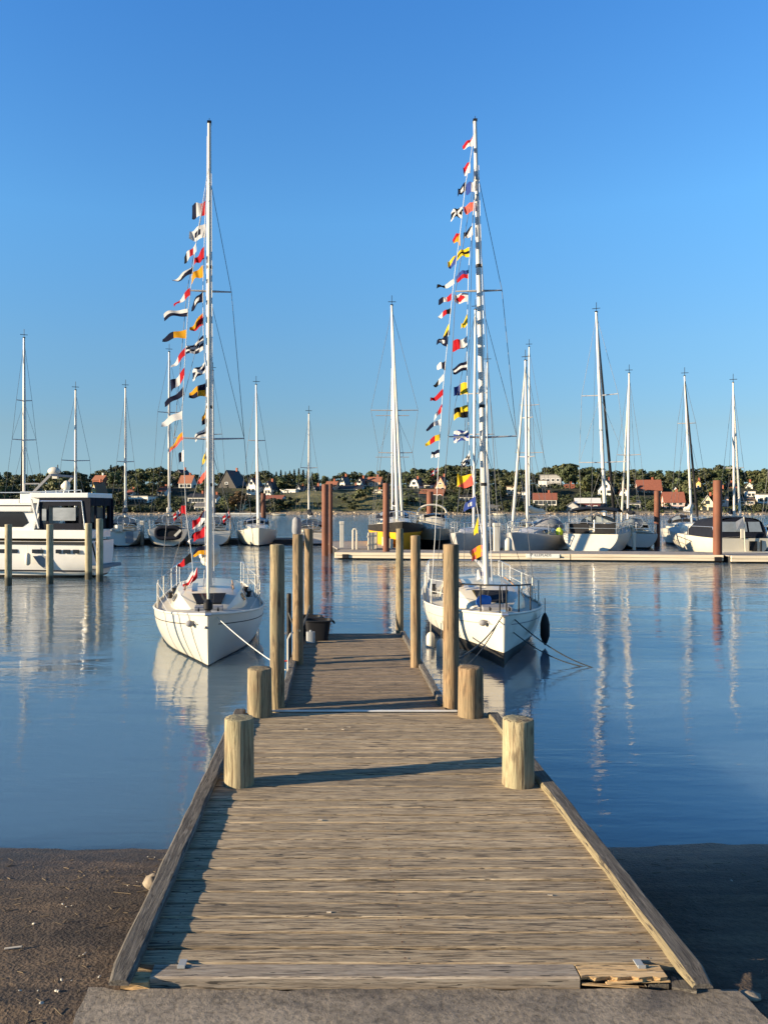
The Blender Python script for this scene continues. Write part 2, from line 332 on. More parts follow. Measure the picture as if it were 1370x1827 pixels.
# ------------------------------------------------------------------ water
def water_mat():
    m, N, L, B = newmat('harbour_water')
    g = N.new('ShaderNodeNewGeometry'); pos = g.outputs['Position']
    sep = N.new('ShaderNodeSeparateXYZ'); L.new(pos, sep.inputs[0])
    v0 = mapping(N, L, pos, (0.16, 0.35, 1)); n0 = noise_tex(N, L, v0, 1.0, 4, 0.5, 0.4)     # wind patches
    v1 = mapping(N, L, pos, (0.9, 2.6, 1)); n1 = noise_tex(N, L, v1, 1.0, 3, 0.5, 0.3)
    v2 = mapping(N, L, pos, (3.2, 10.0, 1)); n2 = noise_tex(N, L, v2, 1.0, 3, 0.55, 0.3)
    v3 = mapping(N, L, pos, (0.35, 0.8, 1)); n3 = noise_tex(N, L, v3, 1.0, 2, 0.5)
    rough = N.new('ShaderNodeMapRange'); rough.inputs[1].default_value = 38; rough.inputs[2].default_value = 70; rough.inputs[3].default_value = 0.0; rough.inputs[4].default_value = 5.0
    L.new(sep.outputs[1], rough.inputs[0])
    rough2 = N.new('ShaderNodeMapRange'); rough2.inputs[1].default_value = 11; rough2.inputs[2].default_value = 26; rough2.inputs[3].default_value = 1.0; rough2.inputs[4].default_value = 2.2; L.new(sep.outputs[1], rough2.inputs[0])
    radd = N.new('ShaderNodeMath'); L.new(rough.outputs[0], radd.inputs[0]); L.new(rough2.outputs[0], radd.inputs[1]); rough = radd
    patch = N.new('ShaderNodeMapRange'); patch.inputs[1].default_value = 0.36; patch.inputs[2].default_value = 0.64; patch.inputs[3].default_value = 0.45; patch.inputs[4].default_value = 1.35
    L.new(n0, patch.inputs[0])
    mul = N.new('ShaderNodeMath'); mul.operation = 'MULTIPLY'; L.new(rough.outputs[0], mul.inputs[0]); L.new(patch.outputs[0], mul.inputs[1])
    def scaled(n, a):
        q = N.new('ShaderNodeMath'); q.operation = 'MULTIPLY'; q.inputs[1].default_value = a; L.new(n, q.inputs[0]); return q.outputs[0]
    s1 = N.new('ShaderNodeMath'); L.new(scaled(n1, 0.009), s1.inputs[0]); L.new(scaled(n2, 0.0034), s1.inputs[1])
    s2 = N.new('ShaderNodeMath'); L.new(s1.outputs[0], s2.inputs[0]); L.new(scaled(n3, 0.010), s2.inputs[1])
    hh = N.new('ShaderNodeMath'); hh.operation = 'MULTIPLY'; L.new(s2.outputs[0], hh.inputs[0]); L.new(mul.outputs[0], hh.inputs[1])
    L.new(bump(N, L, hh.outputs[0], 1.0, 1.0), B.inputs['Normal'])
    B.inputs['Base Color'].default_value = (0.092, 0.150, 0.200, 1); B.subsurface_method = 'BURLEY'; B.inputs['Subsurface Weight'].default_value = 1.0; B.inputs['Subsurface Radius'].default_value = (1.0, 1.0, 1.0); B.inputs['Subsurface Scale'].default_value = 2.5
    B.inputs['Roughness'].default_value = 0.04; B.inputs['IOR'].default_value = 1.62
    return m
M['water'] = water_mat()
b = MB(); b.quad((-3000,-400,0), (3000,-400,0), (3000,4000,0), (-3000,4000,0))
tag(b.build('water', M['water'], fix=False), kind='structure')

# ------------------------------------------------------------------ beach, slab
def beach_h(x, y):
    base = 0.405
    if y > 3.45: base = 0.405 - (y-3.45)*0.161
    n = mnoise.noise(Vector((x*0.5, y*0.5, 3)))*0.035 + mnoise.noise(Vector((x*2.3, y*2.3, 9)))*0.012 + mnoise.noise(Vector((x*9, y*9, 1)))*0.008
    k = min(1, max(0.6, abs(y-5.95)/1.2))
    edge = 1.0 if y > 3.7 or abs(x-0.36) > 1.75 else 0.25
    return base + n*k*edge
def beach_mat():
    m, N, L, B = newmat('beach_soil')
    g = N.new('ShaderNodeNewGeometry'); pos = g.outputs['Position']; sep = N.new('ShaderNodeSeparateXYZ'); L.new(pos, sep.inputs[0])
    n1 = noise_tex(N, L, mapping(N, L, pos, (0.7, 2.6, 1)), 1.3, 6, 0.66, 0.6)
    r1 = ramp(N, [(0.3, (0.034,0.023,0.015)), (0.48, (0.074,0.050,0.032)), (0.62, (0.135,0.090,0.053)), (0.80,(0.20,0.145,0.09))]); L.new(n1, r1.inputs[0])
    n2 = noise_tex(N, L, pos, 26, 5, 0.7); r2 = ramp(N, [(0.3, (0.55,0.53,0.50)), (0.52, (1,1,1)), (0.75, (1.35,1.32,1.28))]); L.new(n2, r2.inputs[0])
    c = mixc(N, L, 1.0, r1.outputs[0], r2.outputs[0], 'MULTIPLY')
    vo = N.new('ShaderNodeTexVoronoi'); vo.inputs['Scale'].default_value = 55; L.new(pos, vo.inputs['Vector'])
    rv = ramp(N, [(0.08, (1,1,1)), (0.17, (0,0,0))]); L.new(vo.outputs['Distance'], rv.inputs[0])
    n5 = noise_tex(N, L, pos, 4.0, 3); r5 = ramp(N, [(0.5,(0,0,0)), (0.7,(0.7,0.7,0.7))]); L.new(n5, r5.inputs[0])
    mv = N.new('ShaderNodeMath'); mv.operation = 'MULTIPLY'; L.new(rv.outputs[0], mv.inputs[0]); L.new(r5.outputs[0], mv.inputs[1])
    c = mixc(N, L, mv.outputs[0], c, (0.20,0.16,0.12))
    # damp strip and black weed line near the water
    wet = N.new('ShaderNodeMapRange'); wet.inputs[1].default_value = 0.20; wet.inputs[2].default_value = 0.02; L.new(sep.outputs[2], wet.inputs[0])
    n3 = noise_tex(N, L, mapping(N, L, pos, (1.2, 5, 1)), 1.2, 5, 0.65); r3 = ramp(N, [(0.40,(0,0,0)), (0.6,(1,1,1))]); L.new(n3, r3.inputs[0])
    wm = N.new('ShaderNodeMath'); wm.operation = 'MULTIPLY'; L.new(wet.outputs[0], wm.inputs[0]); L.new(r3.outputs[0], wm.inputs[1])
    c = mixc(N, L, wm.outputs[0], c, (0.030,0.025,0.022))
    L.new(c, B.inputs['Base Color'])
    rr = N.new('ShaderNodeMapRange'); rr.inputs[3].default_value = 0.9; rr.inputs[4].default_value = 0.5; L.new(wet.outputs[0], rr.inputs[0]); L.new(rr.outputs[0], B.inputs['Roughness'])
    nb = bump(N, L, n2, 0.9, 0.02); nb2 = bump(N, L, vo.outputs['Distance'], 0.4, 0.012, nb); L.new(nb2, B.inputs['Normal'])
    return m
M['beach'] = beach_mat()
xs = [-160,-100,-60,-35,-20,-12,-8] + [-6+i*0.06 for i in range(200)] + [6,8,12,20,35,60,100,160]
ys = [-120,-60,-30,-12,-5,-1,1,2.0] + [2.4+i*0.05 for i in range(90)] + [7,7.6,9,11,14]
b = MB()
ids = [[b.vert((x, y, beach_h(x, y))) for x in xs] for y in ys]
for j in range(len(ys)-1):
    for i in range(len(xs)-1): b.face((ids[j][i], ids[j][i+1], ids[j+1][i+1], ids[j+1][i]))
tag(b.build('beach', M['beach'], smooth=True, angle=60, fix=False), kind='structure')

def slab_mat():
    m, N, L, B = newmat('worn_concrete')
    g = N.new('ShaderNodeNewGeometry'); pos = g.outputs['Position']
    n1 = noise_tex(N, L, mapping(N, L, pos, (1,2.2,1)), 1.7, 6, 0.6, 0.5); r1 = ramp(N, [(0.36, (0.085,0.076,0.070)), (0.47, (0.20,0.168,0.130)), (0.66, (0.29,0.245,0.19))]); L.new(n1, r1.inputs[0])
    n2 = noise_tex(N, L, pos, 34, 6, 0.75); r2 = ramp(N, [(0.3, (0.4,0.38,0.36)), (0.52, (1,1,1)), (0.75, (1.5,1.45,1.4))]); L.new(n2, r2.inputs[0])
    c = mixc(N, L, 1.0, r1.outputs[0], r2.outputs[0], 'MULTIPLY')
    L.new(c, B.inputs['Base Color']); B.inputs['Roughness'].default_value = 0.9
    L.new(bump(N, L, n2, 0.9, 0.012), B.inputs['Normal']); return m
M['slab'] = slab_mat()
b = MB()
gx = [-1.10+i*0.06 for i in range(50)]; gy = [0.2+i*0.0817 for i in range(42)]
ids = []
for j, y in enumerate(gy):
    row = []
    for i, x in enumerate(gx):
        xx = x + (0.02*mnoise.noise(Vector((0, y*6, 2))) if i in (0, len(gx)-1) else 0) + (0.07*(3.5-y) if i == len(gx)-1 else 0)
        yy = y + (0.03*mnoise.noise(Vector((x*7, 0, 5))) if j == len(gy)-1 else 0)
        row.append(b.vert((xx, yy, 0.418+0.005*mnoise.noise(Vector((x*4, y*4, 0))))))
    ids.append(row)
for j in range(len(gy)-1):
    for i in range(len(gx)-1): b.face((ids[j][i], ids[j][i+1], ids[j+1][i+1], ids[j+1][i]))
rim = [ids[j][0] for j in range(len(gy))] + ids[-1][1:] + [ids[j][-1] for j in range(len(gy)-2, -1, -1)]
low = [b.vert((b.v[i][0], b.v[i][1], 0.2)) for i in rim]
for k in range(len(rim)-1): b.face((rim[k], rim[k+1], low[k+1], low[k]))
tag(b.build('concrete_slab', M['slab'], smooth=True), kind='structure')

# beach litter
litter_cols = [pm('bleached_reed', (0.17,0.125,0.075), 0.9, var=0.25, scale=9)]
b = MB()
for i in range(420):
    side = random.random() < 0.72
    x = random.uniform(-3.2, -1.15) if side else random.uniform(1.85, 3.8)
    y = random.uniform(3.0, 5.7)
    if not side and y < 3.4: continue
    z = beach_h(x, y)+0.004; a = random.uniform(0, math.pi); l = random.uniform(0.015, 0.07)*(1.8 if random.random() < 0.08 else 1)
    d = Vector((math.cos(a), math.sin(a)*0.6, random.uniform(-0.1,0.25)))*l
    b.bar(Vector((x,y,z))-d*0.5, Vector((x,y,z))+d*0.5, random.uniform(0.002,0.005), 0.003)
tag(b.build('dry_reed_litter', litter_cols), 'loose dry reed stalks and twigs strewn over the brown beach', 'plant litter', kind='stuff')
shellm = pm('white_shell', (0.46,0.42,0.34), 0.6, var=0.12)
def shell_mb(n):
    b = MB(); r = random.Random(n)
    rings = []
    for j in range(4):
        t = j/3; rr = 0.012*math.cos(t*1.3)+0.001
        rings.append([(rr*(1.2+0.2*r.random())*math.cos(k*math.pi/4), rr*math.sin(k*math.pi/4), 0.008*math.sin(t*1.3)) for k in range(8)])
    b.loft(rings, True, True, True); return b
sproto = shell_mb(1).build('shell', shellm, smooth=True)
spots = [(100,1770),(165,1768),(68,1770),(150,1705),(142,1708),(153,1702),(112,1615),(118,1620),(128,1618),(255,1558),(245,1575),(228,1582),(264,1530),(276,1531),(104,1771),(128,1752),(110,1749),(36,1770),(1305,1573),(74,1792),(178,1745),(60,1650)]
for i, (px, py) in enumerate(spots):
    Y = 4.0
    for _ in range(12): Y = F*(ZC-beach_h(X_(px, Y), Y))/(py-CY)
    x = X_(px, Y); o = sproto if i == 0 else sproto.copy()
    if i: COL.objects.link(o)
    o.location = (x, Y, beach_h(x, Y)+0.004); o.rotation_euler = (random.uniform(-.4,.4), random.uniform(-.4,.4), random.uniform(0,6)); s_ = random.uniform(0.28,0.6); o.scale = (s_*1.2, s_, s_)
    tag(o, 'small white shell lying on the brown beach', 'shell', 'white shells on the beach')
def rock(name, loc, r, seed, mat, sc=(1,1,0.6)):
    b = MB(); b.ball((0,0,0), r, 14, 9, sc)
    b.v = [tuple(Vector(p)*(1+0.28*mnoise.noise(Vector(p)*(2.2/r)+Vector((seed,0,0)))+0.08*mnoise.noise(Vector(p)*(7/r)))) for p in b.v]
    o = b.build(name, mat, smooth=True, angle=50); o.location = loc; return o
M['stone'] = pm('pale_stone', (0.28,0.225,0.16), 0.9, var=0.25, scale=12, bmp=0.006, bscale=25)
tag(rock('rock', (X_(262,5.0)+0.03, 5.02, 0.20), 0.058, 3, M['stone'], (1,1.2,0.7)), 'pale rounded rock beside the left edge of the jetty', 'rock')
b = MB(); b.bar((0,0,0), (0.085,0.015,0.003), 0.012, 0.006)
o = b.build('stick', pm('bleached_wood_chip', (0.48,0.43,0.35), 0.9), bevel=0.002); o.location = (X_(8,4.05), 4.05, beach_h(X_(8,4.05),4.05)+0.006)
tag(o, 'white sliver of wood on the beach at the left edge', 'stick')
tag(rock('rock', (1.88, 3.53, 0.400), 0.034, 9, M['stone'], (1.5,1.0,0.45)), 'flat grey brown stone beside the front end of the right kerb', 'rock')

# ------------------------------------------------------------------ jetty
DZ = 0.45
def deck_boards(x0, x1, y0, y1, pitch, seed, zjit=0.003):
    r = random.Random(seed); b = MB(); y = y0
    while y < y1-0.03:
        d = pitch*r.uniform(0.94, 1.06); g = r.uniform(0.011, 0.020); e = min(y+d-g, y1)
        xa = x0+r.uniform(-0.03, 0.02); xb = x1+r.uniform(-0.02, 0.03); dz = r.uniform(-zjit, zjit); n = 14
        cup = r.uniform(-0.002, 0.004); rows = []
        for i in range(n+1):
            x = xa+(xb-xa)*i/n; w = 0.0022*mnoise.noise(Vector((x*1.3, y*9, seed))); ye = 0.0022*mnoise.noise(Vector((x*3, y*5, seed+4)))
            z = DZ+dz+w
            rows.append([(x, y+ye, DZ-0.036), (x, y+ye, z-0.005), (x, y+ye+0.005, z), (x, (y+e)/2, z+cup), (x, e+ye-0.005, z), (x, e+ye, z-0.005), (x, e+ye, DZ-0.036)])
        b.loft(rows, True, True, True); y += d
    return b
jet = empty('wooden_jetty', (0.35, 3.58, 0.0), 0, 'wide near half of the wooden jetty, weathered planks between low kerbs, leading off the beach', 'jetty')
def under(o, root):
    o.parent = root; o.location = -Vector(root.location); return o
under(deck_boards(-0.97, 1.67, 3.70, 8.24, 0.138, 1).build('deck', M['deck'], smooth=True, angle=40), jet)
def screws(root, x_list, y0, y1, pitch, seed):
    r = random.Random(seed); b = MB(); y = y0
    while y < y1:
        for x in x_list:
            for dy in (0.032, 0.102):
                c = (x+r.uniform(-.006,.006), y+dy, DZ+0.0045); n = 6
                b.face([b.vert((c[0]+0.0055*math.cos(2*math.pi*k/n), c[1]+0.0055*math.sin(2*math.pi*k/n), c[2])) for k in range(n)])
        y += pitch
    o = under(b.build('screw_heads', M['rustdark'], fix=False), root); o['kind'] = 'stuff'
screws(jet, (-0.80, 0.35, 1.50), 3.70, 5.6, 0.138, 3)
def kerb(x, y0, y1, w, h, zb, seed, mat, root, label=None, inner=None):
    b = MB(); n = max(6, int((y1-y0)/0.12)); rings = []
    for i in range(n+1):
        y = y0+(y1-y0)*i/n
        dx = 0.006*mnoise.noise(Vector((0, y*2, seed))); dw = 0.008*mnoise.noise(Vector((1, y*4, seed))); dh = 0.006*mnoise.noise(Vector((2, y*5, seed)))
        hw = w/2+dw; t = zb+h+dh
        if i == 0: t -= 0.02; hw -= 0.012
        c = 0.014
        rings.append([(x+dx-hw, y, zb), (x+dx+hw, y, zb), (x+dx+hw, y, t-c), (x+dx+hw-c, y, t), (x+dx-hw+c, y, t), (x+dx-hw, y, t-c)])
    b.loft(rings, True, True, True)
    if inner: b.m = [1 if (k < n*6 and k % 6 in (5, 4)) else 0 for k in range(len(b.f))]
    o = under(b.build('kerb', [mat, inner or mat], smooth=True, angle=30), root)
    if label: o['label'] = label
    return o
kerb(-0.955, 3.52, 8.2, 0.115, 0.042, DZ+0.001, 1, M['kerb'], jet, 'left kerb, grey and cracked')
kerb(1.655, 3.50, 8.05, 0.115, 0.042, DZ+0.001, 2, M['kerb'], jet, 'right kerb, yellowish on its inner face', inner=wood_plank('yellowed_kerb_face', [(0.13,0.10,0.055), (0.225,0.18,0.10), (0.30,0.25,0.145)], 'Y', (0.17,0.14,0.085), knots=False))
for x in (-0.80, 0.35, 1.50):
    b = MB(); b.box((x, 5.9, DZ-0.115), (0.09, 4.6, 0.15)); under(b.build('joist', M['kerb']), jet)
for i in range(2):
    for x in (-0.80, 1.50):
        b = MB(); b.tube([(x, 5.2+i*2.7, -1.0), (x, 5.2+i*2.7, DZ-0.19)], 0.09, 12); under(b.build('support_pile', M['pile_far'], smooth=True), jet)
# front board, its split right end, and two steel straps
b = MB(); n = 24; rows = []
for i in range(n+1):
    x = -0.83+(1.13+0.83)*i/n; w = 0.003*mnoise.noise(Vector((x*2, 0, 7)))
    rows.append([(x, 3.575, DZ-0.05), (x, 3.575+w, DZ-0.002), (x, 3.582+w, DZ+0.006), (x, 3.678, DZ+0.005), (x, 3.683, DZ-0.002), (x, 3.683, DZ-0.05)])
b.loft(rows, True, True, True); under(b.build('front_board', M['kerb_fresh'], smooth=True, angle=35), jet)
b = MB(); rows = []
for i in range(13):
    x = 1.138+(1.53-1.138)*i/12; f = 0.012*math.sin(i*2.1)
    rows.append([(x, 3.60+f*0.7, DZ-0.022-0.012*i/12), (x, 3.578+f*0.5, DZ+0.006), (x, 3.672, DZ+0.006), (x, 3.68, DZ-0.03)])
b.loft(rows, True, True, True)
for k in range(6):
    x0 = 1.14+random.random()*0.15; x1 = x0+random.uniform(0.12,0.26); y0 = random.uniform(3.570,3.60); z0 = random.uniform(DZ-0.035, DZ-0.018)
    b.bar((x0, y0, z0), (x1, y0+random.uniform(-0.02,0.02), z0+random.uniform(-0.012,0.012)), random.uniform(0.006,0.016), 0.007)
o = under(b.build('split_board', M['split'], smooth=False), jet); o['label'] = 'splintered end of the front board, fresh orange wood showing'
for x in (-0.70, 1.44):
    b = MB(); b.box((x, 3.675, DZ+0.009), (0.036, 0.07, 0.005)); b.box((x, 3.645, DZ+0.014), (0.036, 0.005, 0.014))
    under(b.build('steel_strap', M['plasticgrey'], bevel=0.001), jet)
b = MB(); b.box((-0.90, 3.60, DZ-0.035), (0.13, 0.06, 0.05), jit=0.012); under(b.build('end_block', M['split']), jet)
b = MB(); b.box((1.60, 3.57, DZ-0.045), (0.10, 0.07, 0.05), Matrix.Rotation(R(-25), 3, 'Z'), jit=0.006)
under(b.build('end_block', M['kerb']), jet)
# stray chips on the deck
b = MB()
for k in range(7):
    x = random.uniform(-0.6,1.4); y = random.uniform(3.8,7.8)
    b.box((x, y, DZ+0.006), (random.uniform(0.015,0.05), random.uniform(0.006,0.014), 0.004), Matrix.Rotation(random.uniform(-.4,.4),3,'Z'), jit=0.002)
under(b.build('pale_wood_chips', pm('pale_chip', (0.46,0.39,0.30), 0.9), None), jet)['kind'] = 'stuff'

fj = empty('wooden_jetty', (0.33, 8.27, 0.0), 0, 'narrow far half of the wooden jetty running out between the two flagged sailboats', 'jetty')
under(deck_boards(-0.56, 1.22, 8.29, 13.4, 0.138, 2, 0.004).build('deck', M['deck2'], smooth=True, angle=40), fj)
b = MB(); b.box((0.34, 8.262, DZ+0.004), (1.96, 0.03, 0.016)); under(b.build('edge_strip', pm('pale_metal_strip', (0.74,0.72,0.68), 0.4, metal=0.2), bevel=0.003), fj)
kerb(-0.53, 8.45, 13.3, 0.09, 0.028, DZ+0.004, 5, M['kerb'], fj)
kerb(-0.53, 8.45, 13.3, 0.09, 0.018, DZ+0.042, 8, M['kerb'], fj)
kerb(1.20, 8.45, 13.3, 0.08, 0.05, DZ+0.004, 6, M['kerb'], fj)
for y in (8.6, 9.7, 10.8, 11.9, 13.1):
    b = MB(); b.box((-0.53, y, DZ+0.037), (0.08, 0.09, 0.014)); under(b.build('spacer_block', M['kerb']), fj)
for x in (-0.45, 1.10):
    b = MB(); b.box((x, 10.8, DZ-0.115), (0.09, 5.0, 0.15)); under(b.build('joist', M['kerb']), fj)
b = MB(); b.box((0.33, 13.37, DZ-0.1), (1.6, 0.05, 0.13)); under(b.build('end_beam', M['kerb']), fj)
for y in (9.6, 12.2):
    for x in (-0.40, 1.05):
        b = MB(); b.tube([(x, y, -1.0), (x, y, DZ-0.19)], 0.07, 12); under(b.build('support_pile', M['pile_far'], smooth=True), fj)

# ------------------------------------------------------------------ posts
def post(name, x, y, z0, z1, r, mat, label, cat, group, seed, dx=0.0, r2=None, dome=0.012):
    b = MB(); n = 28; k = max(8, int((z1-z0)/0.06)); rings = []; r2 = r2 or r*0.96
    for i in range(k+1):
        t = i/k; z = (z1-z0)*t; rr = r+(r2-r)*t
        ring = []
        for j in range(n):
            a = 2*math.pi*j/n
            q = rr*(1+0.045*mnoise.noise(Vector((math.cos(a)*1.3, math.sin(a)*1.3, z*0.7+seed*3.1)))+0.02*mnoise.noise(Vector((math.cos(a)*5, math.sin(a)*5, z*0.9+seed))))
            ring.append((q*math.cos(a)+dx*t, q*math.sin(a), z))
        rings.append(ring)
    top = rings[-1]
    for s, dz in ((0.95, dome*0.7), (0.6, dome), (0.2, dome*1.1)):
        rings.append([(dx+(p[0]-dx)*s, p[1]*s, p[2]+dz+0.006*mnoise.noise(Vector((p[0]*30*s, p[1]*30*s, seed)))) for p in top])
    b.loft(rings, True, True, True)
    o = b.build(name, mat, smooth=True, angle=50); o.location = (x, y, z0)
    return tag(o, label, cat, group)
GB = 'squat bollards on the near jetty'
post('wooden_bollard', -0.72, 6.10, 0.30, 0.955, 0.119, M['post_pale'], 'squat thick wooden bollard nearest the viewer on the left jetty edge', 'bollard', GB, 1)
post('wooden_bollard', 1.445, 6.09, 0.30, 0.95, 0.124, M['post_pale'], 'squat thick wooden bollard nearest the viewer on the right jetty edge', 'bollard', GB, 2)
post('wooden_bollard', -0.745, 8.10, 0.30, 0.93, 0.131, M['post'], 'squat wooden bollard in front of the tall left post where the jetty narrows', 'bollard', GB, 3)
post('wooden_bollard', 1.43, 8.08, 0.30, 0.945, 0.131, M['post_orange'], 'squat wooden bollard beside the tall right post where the jetty narrows', 'bollard', GB, 4)
GP = 'tall wooden posts along the far jetty'
post('wooden_post', -0.585, 8.42, -0.9, 2.19, 0.082, M['post'], 'tall pale wooden post at the step on the left side of the jetty', 'post', GP, 5)
post('wooden_post', 1.285, 8.46, -0.9, 2.19, 0.089, M['post_orange'], 'tall brown knotty wooden post at the step on the right side of the jetty', 'post', GP, 6)
post('wooden_post', -0.465, 10.75, 0.2, 2.22, 0.075, M['post_orange'], 'tall wooden post with dark rope tied round it, left middle of the jetty', 'post', GP, 7)
post('wooden_post', 1.125, 10.55, 0.2, 2.21, 0.068, M['post_orange'], 'tall slim warm orange post on the right middle of the jetty', 'post', GP, 8)
post('wooden_post', -0.40, 13.55, -0.9, 2.22, 0.078, M['post_orange'], 'tall wooden post behind the black tub at the jetty end', 'post', GP, 9)
post('wooden_post', 1.17, 13.55, -0.9, 2.22, 0.067, M['post'], 'tall thin greenish post at the far right corner of the jetty', 'post', GP, 10)
o = post('timber_stake', -0.60, 11.0, -0.6, 1.38, 0.035, M['blackpaint'], 'short dark stake beside the rope tied post on the left', 'stake', None, 11)

def rope(pts, r, mat, label, sag=0.0, cat='rope', n=18, name='mooring_rope'):
    out = []
    for i in range(len(pts)-1):
        a, c = Vector(pts[i]), Vector(pts[i+1])
        for k in range(n+1):
            if i and k == 0: continue
            t = k/n; p = a.lerp(c, t); p.z -= sag*4*t*(1-t); out.append(p)
    org = Vector(pts[0]); b = MB(); b.tube([p-org for p in out], r, 6)
    o = b.build(name, mat, smooth=True); o.location = org
    return tag(o, label, cat)
rope([(-0.60, 10.97, 1.12), (-0.44, 10.66, 0.92), (-0.36, 12.9, 0.98)], 0.016, M['ropedark'], 'thick dark rope hanging from the dark stake to the post on the left', 0.05)
# tub, jug, ladder
tub = empty('black_tub', (X_(567,12.7), 12.75, DZ+0.002), 0, 'black plastic tub standing at the far left end of the jetty', 'tub')
b = MB(); prof = [(0.16,0.0), (0.20,0.30), (0.225,0.305), (0.225,0.325), (0.195,0.325), (0.155,0.02)]
rings = []
for rx, z in prof:
    rings.append([(rx*1.05*math.copysign(abs(math.cos(a))**0.45, math.cos(a)), rx*0.85*math.copysign(abs(math.sin(a))**0.45, math.sin(a)), z) for a in [2*math.pi*k/24+0.01 for k in range(24)]])
b.loft(rings, True, True, True); b.build('body', M['black'], tub, smooth=True)
for s in (-1, 1):
    b = MB(); b.tube([(s*0.235,-0.08,0.30),(s*0.27,-0.07,0.27),(s*0.27,0.07,0.27),(s*0.235,0.08,0.30)], 0.010, 6); b.build('handle', M['black'], tub, smooth=True)
t2 = copy_tree(tub); t2.location = (X_(550,13.0), 13.15, DZ+0.002); t2['label'] = 'black tub half hidden behind the front tub and the left end post'
b = MB(); b.loft([[(0.07*math.copysign(abs(math.cos(a))**0.5, math.cos(a)), 0.05*math.copysign(abs(math.sin(a))**0.5, math.sin(a)), z) for a in [2*math.pi*k/16 for k in range(16)]] for z in (0,0.02,0.16,0.175)], True, True, True)
b.tube([(0,0,0.17),(0,0,0.2)], 0.018, 8)
o = b.build('plastic_jug', M['plasticgrey'], smooth=True); o.location = (-0.335, 12.42, DZ+0.004); tag(o, 'grey plastic jug standing against the black tub', 'jug')
lad = empty('boarding_ladder', (-0.63, 10.2, 0.1), 0, 'white tubular boarding ladder hung on the left edge of the jetty', 'ladder')
for dx in (-0.02, 0.06):
    b = MB(); b.tube([(dx,0,-0.4),(dx,0,0.78),(dx+0.03,0.05,0.84),(dx+0.05,0.18,0.84)], 0.013, 8); b.build('rail', M['white2'], lad, smooth=True)
for k in range(4):
    b = MB(); b.tube([(-0.02,0,-0.25+k*0.25),(0.06,0,-0.25+k*0.25)], 0.012, 6); b.build('rung', M['redpaint'] if k == 3 else M['steel'], lad, smooth=True)

# ------------------------------------------------------------------ boats: shared builders
def hull_fns(L, B, fb, tm=0.58, stern=0.72, bowp=0.75):
    def beam(t):
        if t < tm: return max(0.012, B/2*math.sin(math.pi/2*t/tm)**bowp)
        u = (t-tm)/(1-tm); return B/2*(1-(1-stern)*u*u)
    def sheer(t):
        a, m, c = fb
        return a*(1-t)*(1-2*t)+m*4*t*(1-t)+c*t*(2*t-1)
    return beam, sheer
def hull(L, B, fb, draft=0.35, rake=0.25, trake=0.2, boot=0.08, tm=0.58, stern=0.72, bowp=0.75, vbow=1.1, pmid=0.42, N=22, sternlift=0.03):
    beam, sheer = hull_fns(L, B, fb, tm, stern, bowp)
    b = MB(); rows = []; mats = []
    ts = [(i/(N-1))**1.35 for i in range(N)]
    nz_lo, nz_hi = 4, 8
    for t in ts:
        zs = sheer(t); zb = -draft*min(1, 0.25+t*3)*(1-max(0,(t-0.72)/0.28)**1.5)+sternlift*max(0,(t-0.8)/0.2)
        p = vbow+(pmid-vbow)*min(1, t*1.9)
        zr = [zb+(0.0-zb)*k/(nz_lo-1) for k in range(nz_lo)] + [boot] + [boot+(zs-boot)*(k+1)/nz_hi for k in range(nz_hi)]
        for k in range(1, len(zr)): zr[k] = max(zr[k], zr[k-1]+0.004)
        half = []
        for z in zr:
            s = (z-zb)/(zr[-1]-zb)
            w = beam(t)*(math.sin(math.pi/2*min(1,s))**p if s > 0 else 0)
            y = t*L+(1-s)*rake*(1-t)**2.5 - (1-s)*trake*max(0,(t-0.8)/0.2)
            half.append((w, y, z))
        rows.append(half)
    nk = len(rows[0])
    for i in range(len(rows)-1):
        for k in range(nk-1):
            for sgn in (1, -1):
                q = [rows[i][k], rows[i+1][k], rows[i+1][k+1], rows[i][k+1]]
                b.mat = 1 if k < nz_lo else 0
                b.face([b.vert((sgn*w, y, z)) for w, y, z in (q if sgn > 0 else q[::-1])])
    last = rows[-1]; b.mat = 0
    for k in range(nk-1):
        a, c = last[k], last[k+1]; b.mat = 1 if k < nz_lo else 0
        b.face([b.vert(p) for p in ((a[0],a[1],a[2]), (c[0],c[1],c[2]), (-c[0],c[1],c[2]), (-a[0],a[1],a[2]))])
    first = rows[0]
    for k in range(nk-1):
        a, c = first[k], first[k+1]; b.mat = 1 if k < nz_lo else 0
        b.face([b.vert(p) for p in ((-a[0],a[1],a[2]), (-c[0],c[1],c[2]), (c[0],c[1],c[2]), (a[0],a[1],a[2]))])
    # weld
    bm_v = {}; remap = []
    nv = []
    for p in b.v:
        key = (round(p[0],4), round(p[1],4), round(p[2],4))
        if key not in bm_v: bm_v[key] = len(nv); nv.append(p)
        remap.append(bm_v[key])
    nf = []; nm = []
    for f, m in zip(b.f, b.m):
        g = []
        for i in f:
            j = remap[i]
            if j not in g: g.append(j)
        if len(g) >= 3: nf.append(tuple(g)); nm.append(m)
    b.v, b.f, b.m = nv, nf, nm
    top = [(r[-1][0], r[-1][1], r[-1][2]) for r in rows]
    return b, top, beam, sheer
def deck_mb(top, camber=0.05, dz=-0.012, inset=0.006):
    b = MB(); rings = []
    for w, y, z in top:
        w = max(0.003, w-inset)
        rings.append([(-w, y, z+dz), (-w*0.5, y, z+dz+camber*0.75*min(1,w*2)), (0, y, z+dz+camber*min(1,w*2)), (w*0.5, y, z+dz+camber*0.75*min(1,w*2)), (w, y, z+dz)])
    b.loft(rings); return b
def rail_mb(top, r, dz=0.01):
    b = MB()
    b.tube([(w, y, z+dz) for w, y, z in top], r, 6); b.tube([(-w, y, z+dz) for w, y, z in top], r, 6); return b
